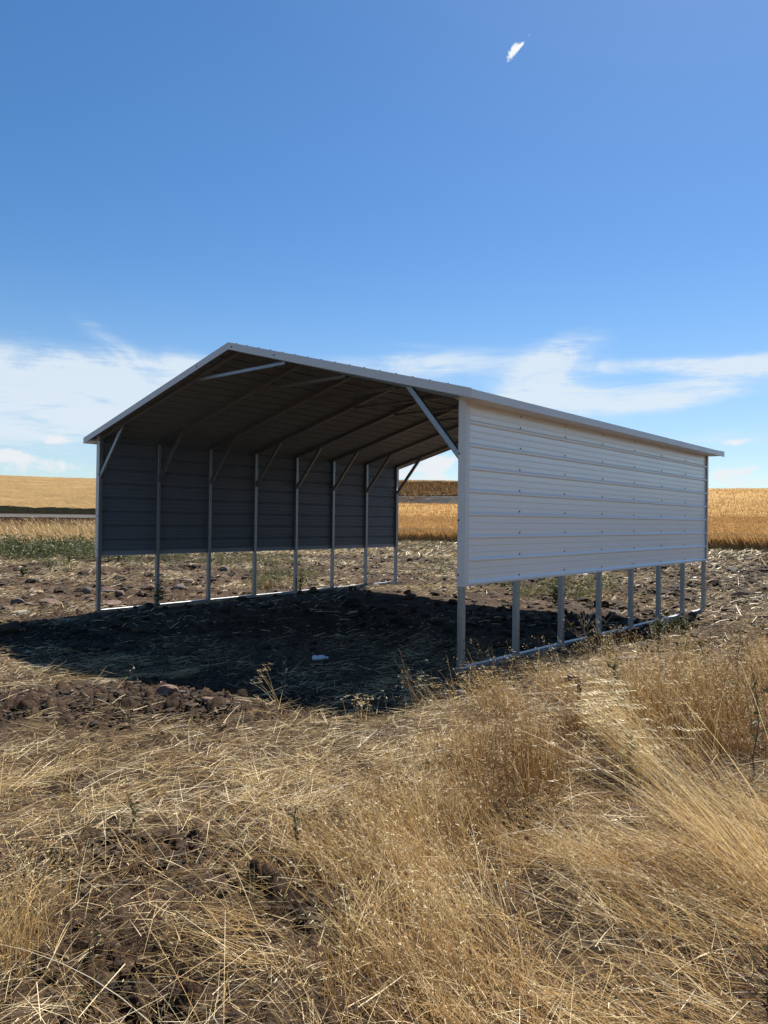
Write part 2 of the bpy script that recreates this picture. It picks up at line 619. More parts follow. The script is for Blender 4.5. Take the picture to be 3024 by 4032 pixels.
    g.link(c, b.inputs['Base Color'])
    b.inputs['Roughness'].default_value = 1.0
    b.inputs['Specular IOR Level'].default_value = 0.0
    MAT['road_gravel'] = m

    # --- painted sheet steel
    def paint(name, c0, c1, rough, spec):
        m, g, b, out = principled(name)
        geo = g.new('ShaderNodeNewGeometry')
        P = geo.outputs['Position']
        n = g.noise(P, 1.7, 5, 0.6)
        st = g.noise(g.mapping(P, (5, 0.6, 40)), 1.0, 4, 0.6)
        v = g.m('ADD', g.m('MULTIPLY', n, 0.6), g.m('MULTIPLY', st, 0.4))
        g.link(g.ramp(v, [(0.3, c0), (0.7, c1)]), b.inputs['Base Color'])
        g.link(g.ss(n, 0.3, 0.7, rough - 0.06, rough + 0.08), b.inputs['Roughness'])
        b.inputs['Specular IOR Level'].default_value = spec
        if name == 'white_steel':
            b.inputs['Coat Weight'].default_value = 0.7
            b.inputs['Coat IOR'].default_value = 1.6
            b.inputs['Coat Roughness'].default_value = 0.22
        bump(g, b, g.noise(g.mapping(P, (1.2, 1.2, 3)), 1.0, 1, 0.4), 0.05, 0.015)
        MAT[name] = m
    paint('white_steel', (0.87, 0.815, 0.745), (0.91, 0.86, 0.795), 0.40, 0.9)
    paint('white_trim', (0.70, 0.645, 0.585), (0.77, 0.715, 0.655), 0.35, 0.5)
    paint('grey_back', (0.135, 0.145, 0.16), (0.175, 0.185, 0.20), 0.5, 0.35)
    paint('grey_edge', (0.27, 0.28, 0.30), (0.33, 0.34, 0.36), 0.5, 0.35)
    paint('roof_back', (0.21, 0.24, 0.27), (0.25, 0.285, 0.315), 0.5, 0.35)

    # --- galvanised tube
    m, g, b, out = principled('galvanised')
    geo = g.new('ShaderNodeNewGeometry')
    P = geo.outputs['Position']
    vor = g.new('ShaderNodeTexVoronoi')
    g.link(P, vor.inputs['Vector'])
    vor.inputs['Scale'].default_value = 70
    n = g.noise(g.mapping(P, (60, 60, 1.5)), 1.0, 4, 0.6)
    v = g.m('ADD', g.m('MULTIPLY', vor.outputs['Distance'], 0.4), g.m('MULTIPLY', n, 0.6))
    g.link(g.ramp(v, [(0.25, (0.22, 0.228, 0.235)), (0.7, (0.39, 0.40, 0.405))]), b.inputs['Base Color'])
    b.inputs['Metallic'].default_value = 0.8
    g.link(g.ss(n, 0.3, 0.7, 0.34, 0.52), b.inputs['Roughness'])
    bump(g, b, n, 0.25, 0.004)
    MAT['galvanised'] = m

    m, g, b, out = principled('dark_screw')
    b.inputs['Base Color'].default_value = (0.10, 0.10, 0.11, 1)
    b.inputs['Metallic'].default_value = 0.6
    b.inputs['Roughness'].default_value = 0.45
    MAT['dark_screw'] = m

    # --- stones
    def stone(name, a, c):
        m, g, b, out = principled(name)
        tc = g.new('ShaderNodeTexCoord')
        P = tc.outputs['Object']
        n = g.noise(P, 9, 7, 0.7)
        g.link(g.ramp(n, [(0.3, a), (0.65, c), (0.8, tuple(min(1, k * 1.6) for k in c))]), b.inputs['Base Color'])
        b.inputs['Roughness'].default_value = 0.9
        bump(g, b, n, 0.8, 0.03)
        MAT[name] = m
    stone('basalt', (0.05, 0.045, 0.042), (0.15, 0.125, 0.11))
    stone('red_stone', (0.075, 0.045, 0.034), (0.20, 0.125, 0.09))
    stone('pale_stone', (0.16, 0.14, 0.11), (0.34, 0.30, 0.24))
    stone('old_wood', (0.07, 0.055, 0.045), (0.17, 0.14, 0.115))
    stone('rust', (0.06, 0.025, 0.015), (0.17, 0.075, 0.04))
    for nm, c in (('white_plastic', (0.75, 0.77, 0.80)), ('red_plastic', (0.60, 0.04, 0.05)), ('orange_plastic', (0.75, 0.16, 0.05)), ('pink_plastic', (0.70, 0.30, 0.24))):
        m, g, b, out = principled(nm)
        tc = g.new('ShaderNodeTexCoord')
        n = g.noise(tc.outputs['Object'], 25, 3, 0.6)
        g.link(g.ramp(n, [(0.3, tuple(k * 0.8 for k in c)), (0.7, c)]), b.inputs['Base Color'])
        b.inputs['Roughness'].default_value = 0.45
        MAT[nm] = m


make_materials()


# ------------------------------------------------------------------ fields, road
def patch(name, az0, az1, na, r_lo, r_hi, nr, lift, mat, amp, smooth=True, fs=0.9):
    """a sheet over the terrain between two range functions of the heading, with a skirt at its near edge"""
    az = np.linspace(az0, az1, na)
    R, Z = knots(az)
    lo, hi = r_lo(R), r_hi(R)
    t = np.linspace(0, 1, nr)[:, None]
    rr = lo[None] * (hi / lo)[None] ** t
    A = np.broadcast_to(az[None], rr.shape)
    s, f = rr * np.sin(A), rr * np.cos(A)
    x, y = (CAM[0] + s * HR[0] + f * HF[0]).ravel(), (CAM[1] + s * HR[1] + f * HF[1]).ravel()
    z = terrain(x, y) + lift + amp * (fbm(x * fs, y * fs, 71, 4, 0.6) - 0.5)
    v = np.stack([x, y, z], 1)
    i = np.arange(nr * na).reshape(nr, na)
    q = [np.stack([i[:-1, :-1], i[:-1, 1:], i[1:, 1:], i[1:, :-1]], -1).reshape(-1, 4)]
    if lift > 0.1:
        for row, in ((0,), (nr - 1,)):
            b = len(v)
            e = v[i[row]].copy()
            e[:, 2] -= lift * 1.3
            v = np.concatenate([v, e])
            j = b + np.arange(na)
            q.append(np.stack([j[:-1], j[1:], i[row, 1:], i[row, :-1]], -1))
        for c in (0, na - 1):
            b = len(v)
            e = v[i[:, c]].copy()
            e[:, 2] -= lift * 1.3
            v = np.concatenate([v, e])
            j = b + np.arange(nr)
            q.append(np.stack([j[:-1], j[1:], i[1:, c], i[:-1, c]], -1))
    return v, np.concatenate(q)


def ribbons(P, az, lean, length, width, tone, nseg=3, curl=0.0, twist=None, taper=0.25, tip_gain=0.0):
    """flat bent stems. lean 0 = upright, pi/2 = lying; curl adds lean along the stem"""
    n = len(P)
    az, lean, length, width, tone = [np.broadcast_to(np.asarray(a, float), (n,)) for a in (az, lean, length, width, tone)]
    curl = np.broadcast_to(np.asarray(curl, float), (n,))
    tw = RNG.uniform(0, math.pi, n) if twist is None else np.broadcast_to(twist, (n,))
    h = np.stack([np.cos(az), np.sin(az), np.zeros(n)], 1)
    side0 = np.stack([-np.sin(az), np.cos(az), np.zeros(n)], 1)
    p = P.copy()
    V = np.zeros((n, nseg + 1, 2, 3))
    for k in range(nseg + 1):
        t = k / nseg
        th = lean + curl * t
        d = h * np.sin(th)[:, None] + np.array([0, 0, 1.0]) * np.cos(th)[:, None]
        up = np.cross(side0, d)
        sd = side0 * np.cos(tw)[:, None] + up * np.sin(tw)[:, None]
        wd = width * (1 - (1 - taper) * t) * 0.5
        V[:, k, 0] = p - sd * wd[:, None]
        V[:, k, 1] = p + sd * wd[:, None]
        if k < nseg:
            p = p + d * (length / nseg)[:, None]
    idx = np.arange(n * (nseg + 1) * 2).reshape(n, nseg + 1, 2)
    q = np.stack([idx[:, :-1, 0], idx[:, :-1, 1], idx[:, 1:, 1], idx[:, 1:, 0]], -1).reshape(-1, 4)
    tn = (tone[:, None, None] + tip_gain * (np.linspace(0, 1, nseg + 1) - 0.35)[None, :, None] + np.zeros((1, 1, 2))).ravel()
    return V.reshape(-1, 3), q, tn, p


class Stuff:
    def __init__(self):
        self.v, self.q, self.t, self.n = [], [], [], 0

    def add(self, v, q, t):
        self.v.append(v)
        self.q.append(q + self.n)
        self.t.append(t)
        self.n += len(v)

    def stems(self, *a, **k):
        v, q, t, tip = ribbons(*a, **k)
        self.add(v, q, t)
        return tip

    def build(self, name, mats, smooth=True, parent=None):
        me = np_mesh(name, np.concatenate(self.v), np.concatenate(self.q), mats=mats, attrs={'tone': np.clip(np.concatenate(self.t), 0, 1)}, smooth=smooth)
        return link(name, me, parent)


def polar_pts(n, az0, az1, r0, r1, power=2.0):
    """random points, thinned with distance"""
    az = RNG.uniform(az0, az1, n)
    u = RNG.uniform(0, 1, n)
    if power == 0:
        r = r0 * (r1 / r0) ** u
    else:
        r = (r0 ** power + u * (r1 ** power - r0 ** power)) ** (1 / power)
    s, f = r * np.sin(az), r * np.cos(az)
    return CAM[0] + s * HR[0] + f * HF[0], CAM[1] + s * HR[1] + f * HF[1], r, az


AZ = lambda px: math.atan((px - 1512) / FPX)


def build_fields():
    # near field, right of the left wall
    v, q = patch('wheat_field', AZ(1330), AZ(4200), 300, lambda R: R[:, 1] + 1.9, lambda R: R[:, 2] + 4, 190, 0.62, 'wheat_canopy', 0.35)
    me = np_mesh('wheat_field', v, q, mats=[MAT['wheat_canopy']], smooth=True)
    sset(link('wheat_field', me), 'ripe golden wheat field rising right behind the carport', 'wheat field', kind='stuff')
    st = Stuff()
    for n, r0, r1, p in ((52000, 0.0, 2.2, 2), (60000, 0.0, 22, 2), (60000, 15, 95, 0)):
        az = RNG.uniform(AZ(1340), AZ(3300), n)
        R, Z = knots(az)
        u = RNG.uniform(0, 1, len(az))
        r = R[:, 1] + (r0 + u * (r1 - r0) if p else (r0 + 1) * ((r1 + 1) / (r0 + 1)) ** u - 1)
        r = np.minimum(r, R[:, 2] + 3)
        s, f = r * np.sin(az), r * np.cos(az)
        x, y = CAM[0] + s * HR[0] + f * HF[0], CAM[1] + s * HR[1] + f * HF[1]
        z = terrain(x, y)
        edge = r < R[:, 1] + 2.2
        L = np.where(edge, RNG.uniform(0.62, 0.95, len(r)), RNG.uniform(0.25, 0.42, len(r)))
        z = z + np.where(edge, 0.0, 0.5)
        tone = np.clip(RNG.normal(0.60, 0.15, len(r)), 0, 1)
        st.stems(np.stack([x, y, z], 1), RNG.normal(2.4, 0.8, len(r)), RNG.uniform(0.05, 0.35, len(r)), L, RNG.uniform(0.015, 0.032, len(r)) * (0.7 + r / 110), tone, nseg=2, curl=0.7, taper=0.9)
    sset(st.build('wheat_ears', [MAT['wheat']]), 'nodding wheat ears and stalks along the near field edge', 'wheat', kind='stuff')
    # far field left of the road
    v, q = patch('wheat_field', AZ(-1200), AZ(1900), 300, lambda R: R[:, 6] + 0.5, lambda R: R[:, 7] + 25, 150, 0.62, 'wheat_canopy', 0.5)
    me = np_mesh('wheat_field', v, q, mats=[MAT['far_canopy']], smooth=True)
    sset(link('wheat_field', me), 'pale golden wheat field on the hill beyond the road at left', 'wheat field', kind='stuff')
    # road
    az = np.linspace(AZ(-1600), AZ(2600), 200)
    R, Z = knots(az)
    rows = []
    for t in np.linspace(0.06, 0.94, 5):
        r = R[:, 4] * (1 - t) + R[:, 5] * t
        s, f = r * np.sin(az), r * np.cos(az)
        x, y = CAM[0] + s * HR[0] + f * HF[0], CAM[1] + s * HR[1] + f * HF[1]
        rows.append(np.stack([x, y, terrain(x, y) + 0.10 + 0.06 * math.sin(t * math.pi)], 1))
    v = np.array(rows)
    i = np.arange(5 * 200).reshape(5, 200)
    q = np.stack([i[:-1, :-1], i[:-1, 1:], i[1:, 1:], i[1:, :-1]], -1).reshape(-1, 4)
    me = np_mesh('road', v.reshape(-1, 3), q, mats=[MAT['road_gravel']], smooth=True)
    sset(link('road', me), 'grey gravel road crossing the hillside behind the carport', 'road', kind='structure')


build_ground()
build_fields()


# ------------------------------------------------------------------ carport
def rib_profile(t0, t1, first, h=0.023, box=False):
    """(t, height) along a ribbed sheet; big ribs every 9 inches, two shallow ones between"""
    pts = []
    k0 = math.floor((t0 - first) / RIB) - 1
    k1 = math.ceil((t1 - first) / RIB) + 1
    for k in range(k0, k1 + 1):
        c = first + k * RIB
        pts += [(c - 0.021, 0), (c - 0.015, h), (c + 0.015, h), (c + 0.021, 0)] if box else [(c - 0.023, 0), (c - 0.008, h), (c + 0.003, h), (c + 0.027, 0)]
        for m in (RIB / 3 + 0.004, RIB * 2 / 3 - 0.004):
            pts += [(c + m - 0.010, 0), (c + m - 0.0045, 0.0062), (c + m + 0.0045, 0.0062), (c + m + 0.010, 0)]
    out = []
    for a, b in zip(pts[:-1], pts[1:]):
        if b[0] <= t0 or a[0] >= t1:
            continue
        for p, o in ((a, b), (b, a)):
            if t0 <= p[0] <= t1:
                q = p
            else:
                e = t0 if p[0] < t0 else t1
                f = (e - p[0]) / (o[0] - p[0])
                q = (e, p[1] + f * (o[1] - p[1]))
            if not out or abs(out[-1][0] - q[0]) > 1e-6:
                out.append(q)
    return out


def sheet(name, prof, to3, parent, mats, L=(0, 1), thick=0.0016):
    """prof [(t,h)] -> closed thin sheet; to3(t, h, l) gives the point"""
    n = len(prof)
    ls = np.linspace(L[0], L[1], 9)
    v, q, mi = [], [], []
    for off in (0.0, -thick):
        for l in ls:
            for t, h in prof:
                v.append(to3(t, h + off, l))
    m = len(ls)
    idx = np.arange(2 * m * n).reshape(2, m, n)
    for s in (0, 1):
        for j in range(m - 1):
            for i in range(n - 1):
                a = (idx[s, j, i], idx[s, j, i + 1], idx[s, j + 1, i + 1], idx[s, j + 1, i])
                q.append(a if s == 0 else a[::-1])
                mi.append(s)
    for j in range(m - 1):
        for e in (0, n - 1):
            q.append((idx[0, j, e], idx[0, j + 1, e], idx[1, j + 1, e], idx[1, j, e]))
            mi.append(0)
    for i in range(n - 1):
        for e in (0, m - 1):
            q.append((idx[0, e, i], idx[0, e, i + 1], idx[1, e, i + 1], idx[1, e, i]))
            mi.append(0)
    me = np_mesh(name, np.array(v), np.array(q), mats=mats, mat_idx=mi)
    return link(name, me, parent)


SCREW = None


def screw(parent, p, normal, r=0.0085):
    global SCREW
    if SCREW is None:
        mb = MB()
        a = [(math.cos(i * math.pi / 4), math.sin(i * math.pi / 4)) for i in range(8)]
        mb.extrude([(c * 1.45, s * 1.45, 0) for c, s in a], [(c * 1.45, s * 1.45, 0.28) for c, s in a])
        mb.extrude([(c * 0.85, s * 0.85, 0.28) for c, s in a[::1]], [(c * 0.8, s * 0.8, 1.0) for c, s in a[::1]])
        SCREW = mb.build('screw', MAT['dark_screw'], parent)
        o = SCREW
    else:
        o = SCREW.copy()
        COL.objects.link(o)
        o.parent = parent
    o.location = p
    o.scale = (r, r, r)
    o.rotation_euler = Vector(normal).to_track_quat('Z', 'Y').to_euler()
    return o


SLOPE = (Z_RIDGE - Z_EAVE) / (W / 2 + O_E)


def roof_z(x):
    return Z_RIDGE - abs(x + W / 2) * SLOPE


def build_carport():
    root = empty('carport', (-W / 2, 3.65, 0))
    sset(root, 'open white metal carport with ribbed gable roof and raised side walls on steel posts', 'carport')
    off = np.array([W / 2, -3.65, 0])
    M_ = MAT
    T = 0.0605                                        # tube size
    hold = empty('tmp')

    def fin(o):
        o.location = Vector(o.location) + Vector(off)
        return o
    zu = lambda x: roof_z(x) - 0.034                   # underside of the roof sheets
    for k in range(8):
        for side in (1, -1):
            y = post_y(side, k)
            x = -T / 2 if side > 0 else -W + T / 2
            z0 = post_z(side, k)
            mb = MB()
            mb.beam((x, y, z0 + 0.05), (x, y, zu(x) - 0.035), T, T, up=(0, 1, 0))
            # narrow sleeve where the post slips over the base pin
            mb.beam((x, y, z0 + 0.05), (x, y, z0 + 0.14), T - 0.010 + 0.014, T - 0.010 + 0.014, up=(0, 1, 0))
            p = fin(mb.build('post', M_['galvanised'], root))
            if side > 0:
                for dz in (0.22, 0.31):
                    if k < 6:
                        screw(p, (x + T / 2 + 0.0005, y + 0.004, z0 + dz), (1, 0, 0), 0.006)
            # rafter
            yr = post_y(1, k) * 0.5 + post_y(-1, k) * 0.5
            mb = MB()
            a = np.array([x, y, zu(x) - T / 2])
            b = np.array([-W / 2 + side * 0.004, yr, zu(-W / 2) - T / 2 + 0.002])
            mb.beam(a, b, T, T)
            fin(mb.build('rafter', M_['galvanised'], root))
            # knee brace
            mb = MB()
            sx = side
            xb = x - sx * 0.70
            lo = np.array([x - sx * (T / 2 - 0.012), y - 0.002, 2.12])
            hi = np.array([xb, y + (yr - y) * 0.2, zu(xb) - T + 0.012])
            mb.beam(lo, hi, 0.050, 0.060, up=(0, 0, 1))
            d = (hi - lo) / np.linalg.norm(hi - lo)
            fin(mb.build('knee_brace', M_['galvanised'], root))
        # peak brace
        yl, yr_ = post_y(-1, k), post_y(1, k)
        ym = (yl + yr_) / 2
        mb = MB()
        xa, xb = -W / 2 - 0.90, -W / 2 + 0.90
        mb.beam((xa, ym - 0.008, zu(xa) - T - 0.012), (xb, ym - 0.008, zu(xb) - T - 0.012), 0.040, 0.044)
        fin(mb.build('peak_brace', M_['galvanised'], root))
    for side in (1, -1):
        x = -T / 2 if side > 0 else -W + T / 2
        mb = MB()
        mb.beam((x, post_y(side, 0) - 0.03, post_z(side, 0) + 0.02), (x, post_y(side, 7) + 0.06, post_z(side, 7) + 0.02), T + 0.004, T)
        fin(mb.build('base_rail', M_['galvanised'], root))
        # wall sheet
        zt = roof_z(0.0 if side > 0 else -W) - 0.03
        pr = rib_profile(Z_PB, zt, Z_PB + 0.012)
        xs = (0.003 if side > 0 else -W - 0.003)
        y0, y1 = post_y(side, 0) - 0.03, post_y(side, 7) + 0.035
        if side > 0:
            w = sheet('wall_sheet', pr, lambda t, h, l: (xs + h, y0 + (y1 - y0) * l, t), root, [M_['white_steel'], M_['grey_back']])
        else:
            w = sheet('wall_sheet', pr, lambda t, h, l: (xs - h, y1 + (y0 - y1) * l, t), root, [M_['white_steel'], M_['grey_back']])
        fin(w)
        if side > 0:
            for k in range(1, 7):
                for j in range(8):
                    zz = Z_PB + 0.052 + j * RIB
                    if zz > zt - 0.05:
                        continue
                    yy = post_y(1, k)
                    screw(w, (xs + 0.001, yy + random.uniform(-.012, .012), zz + random.uniform(-.006, .006)), (1, 0, 0), 0.0075)
                screw(w, (xs + 0.001, post_y(1, k), zt - 0.135), (1, 0, 0), 0.0075)
        # bottom trim
        mb = MB()
        if side > 0:
            mb.box((-0.003, y0, Z_PB - 0.012), (0.026, y1, Z_PB - 0.0005))
        else:
            mb.box((-W - 0.026, y0 + 0.03, Z_PB - 0.012), (-W + 0.002, y1, Z_PB - 0.0005))
            mb.box((-W - 0.0005, y0 + 0.03, Z_PB - 0.0005), (-W + 0.002, y1, Z_PB + 0.062), 1)
        fin(mb.build('bottom_trim', [M_['white_trim'], M_['grey_edge']], root))
        # corner trims, front and back
        for end in (0, 7):
            y = post_y(side, end)
            yo = y - 0.037 if end == 0 else y + 0.037
            yi = y + 0.030 if end == 0 else y - 0.030
            sx = side
            xo = xs + sx * 0.026
            xi = xs - sx * 0.066
            mb = MB()
            mb.box((min(xo, xi), min(yo, yo + (0.003 if end == 0 else -0.003)), Z_PB - 0.02), (max(xo, xi), max(yo, yo + (0.003 if end == 0 else -0.003)), zt + 0.005))
            a, b = (yo + 0.003, yi) if end == 0 else (yi, yo - 0.003)
            mb.box((min(xo, xo - sx * 0.003), a, Z_PB - 0.02), (max(xo, xo - sx * 0.003), b, zt + 0.005))
            c = fin(mb.build('corner_trim', M_['white_trim'], root))
            if end == 0:
                for zz in (zt - 0.07, 2.16, 1.50, 0.96):
                    screw(c, (xi + sx * 0.012, yo - 0.0005, zz), (0, -1, 0), 0.008)
    # roof sheets
    cs = math.hypot(1, SLOPE)
    Lr = (W / 2 + O_E) * cs
    for side in (1, -1):
        pr = rib_profile(0.02, Lr, 0.10, 0.028, True)
        nx, nz = side * SLOPE / cs, 1 / cs
        if side > 0:
            f3 = lambda t, h, l: (-W / 2 + t / cs + nx * (h - 0.030), -O_F + (Y_BACK + O_F) * (1 - l), Z_RIDGE - t * SLOPE / cs + nz * (h - 0.030))
        else:
            f3 = lambda t, h, l: (-W / 2 - t / cs + nx * (h - 0.030), -O_F + (Y_BACK + O_F) * l, Z_RIDGE - t * SLOPE / cs + nz * (h - 0.030))
        rs = fin(sheet('roof_sheet', pr, f3, root, [M_['white_steel'], M_['roof_back']]))
        for k in range(16):
            t = 0.10 + k * RIB + 0.045
            if t < Lr - 0.05:
                q = f3(t, 0.036, 0)
                screw(rs, (q[0], -O_F + 0.02, q[2]), (nx, 0, nz), 0.009)
        # gable trims
        for end in (0, 1):
            yy = -O_F - 0.004 if end == 0 else Y_BACK + 0.004
            dy = 0.003 if end == 0 else -0.003
            top = 0.006
            H = 0.092
            A = [(-W / 2, Z_RIDGE + top), (-W / 2 + side * (W / 2 + O_E + 0.006), Z_EAVE + top),
                 (-W / 2 + side * (W / 2 + O_E + 0.006), Z_EAVE + top - H), (-W / 2, Z_RIDGE + top - H)]
            mb = MB()
            mb.extrude([(p[0], yy, p[1]) for p in A], [(p[0], yy + dy, p[1]) for p in A])
            B = [(-W / 2, Z_RIDGE + top), (-W / 2 + side * (W / 2 + O_E + 0.006), Z_EAVE + top),
                 (-W / 2 + side * (W / 2 + O_E + 0.006), Z_EAVE + top - 0.002), (-W / 2, Z_RIDGE + top - 0.002)]
            y2 = yy + (0.06 if end == 0 else -0.06)
            mb.extrude([(p[0], yy + dy, p[1]) for p in B], [(p[0], y2, p[1]) for p in B])
            gt = fin(mb.build('gable_trim', M_['white_trim'], root))
            if end == 0:
                for u in (0.02, 0.24) if side > 0 else (0.18,):
                    xq = -W / 2 + side * u * (W / 2 + O_E)
                    screw(gt, (xq, yy - 0.0005, roof_z(xq) - 0.045), (0, -1, 0), 0.008)
        # eave trim and soffit
        xe = O_E + 0.002 if side > 0 else -W - O_E - 0.002
        xw = 0.030 if side > 0 else -W - 0.030
        zb = Z_EAVE - 0.082
        mb = MB()
        mb.box((min(xe, xe + side * 0.003), -O_F, zb), (max(xe, xe + side * 0.003), Y_BACK, Z_EAVE - 0.002))
        mb.box((min(xe, xw), -O_F + 0.01, zb + 0.004), (max(xe, xw), Y_BACK - 0.12, zb + 0.006))
        fin(mb.build('eave_trim', M_['white_trim'], root))
    # ridge cap
    mb = MB()
    for side in (1, -1):
        c = 0.17
        A = [(-W / 2, Z_RIDGE + 0.004), (-W / 2 + side * c, Z_RIDGE + 0.004 - c * SLOPE), (-W / 2 + side * c, Z_RIDGE + 0.001 - c * SLOPE), (-W / 2, Z_RIDGE + 0.001)]
        mb.extrude([(p[0], -O_F + 0.058, p[1]) for p in A], [(p[0], Y_BACK - 0.06, p[1]) for p in A])
    fin(mb.build('ridge_cap', M_['white_trim'], root))
    bpy.data.objects.remove(hold)
    return root


build_carport()
# MARK-VEGETATION
# ------------------------------------------------------------------ ground cover
def dirv(right, away):
    v = HR * right + HF * away
    return math.atan2(v[1], v[0])


def gz(x, y):
    """height of the built ground sheet (terrain plus its clod relief, on average)"""
    return terrain(x, y)


def near_cands(density, r0, r1, az0=-0.68, az1=0.68):
    n = int(density * 0.5 * (az1 - az0) * (r1 * r1 - r0 * r0))
    x, y, r, az = polar_pts(n, az0, az1, r0, r1)
    px, py, dep = to_px(np.stack([x, y, np.zeros_like(x)], 1))
    return x, y, r, px, py


def gauss(px, py, cx, cy, wx, wy, tilt=0.0):
    c, s = math.cos(tilt), math.sin(tilt)
    u, v = (px - cx) * c + (py - cy) * s, (py - cy) * c - (px - cx) * s
    return np.exp(-(u / wx) ** 2 - (v / wy) ** 2)


def flow_noise(x, y, seed, sc=0.9):
    return (fbm(x * sc, y * sc, seed, 3) - 0.5) * 2


def bundles(st, px_mask, dens, r0, r1, az0, az1, n_per, az_fn, lean, L, width, tone, spread=(0.05, 0.02), nseg=5, curl=(0.1, 0.6), fan=0.16, z_up=0.04, head=0.0, tip_gain=0.18):
    """bunches of stems that share a direction, so that the grass lies in locks with gaps between"""
    x, y, r, px, py = near_cands(dens, r0, r1, az0, az1)
    k = RNG.uniform(size=len(x)) < px_mask(px, py, x, y)
    x, y, px, py = x[k], y[k], px[k], py[k]
    nb = len(x)
    if nb == 0:
        return
    cnt = RNG.integers(int(n_per * 0.5), int(n_per * 1.5) + 1, nb)
    i = np.repeat(np.arange(nb), cnt)
    n = len(i)
    a_b = az_fn(x, y, px, py)
    ln_b = np.clip(RNG.normal(lean[0], lean[1], nb), 0.02, 1.5)
    L_b = L[0] * RNG.uniform(0.7, 1.3, nb)
    t_b = RNG.normal(tone[0], tone[1], nb)
    z_b = RNG.uniform(0, z_up, nb)
    ca, sa = np.cos(a_b)[i], np.sin(a_b)[i]
    u, v = RNG.normal(0, spread[0], n), RNG.normal(0, spread[1], n)
    X, Y = x[i] + ca * u - sa * v, y[i] + sa * u + ca * v
    a = a_b[i] + RNG.normal(0, fan, n)
    tn = t_b[i] + RNG.normal(0, 0.10, n)
    P = np.stack([X, Y, terrain(X, Y) + z_b[i] * RNG.uniform(0, 1, n)], 1)
    tip = st.stems(P, a, np.clip(ln_b[i] + RNG.normal(0, 0.10, n), 0.02, 1.52), (L_b[i] * RNG.uniform(0.3, 1.2, n)).clip(0.04, 1), RNG.uniform(width[0], width[1], n), tn, nseg=nseg, curl=RNG.uniform(curl[0], curl[1], n), tip_gain=tip_gain)
    if head:
        k = RNG.uniform(size=n) < head
        heads(st, tip[k], a[k], tn[k] + tip_gain, 3, 0.020, 0.05)


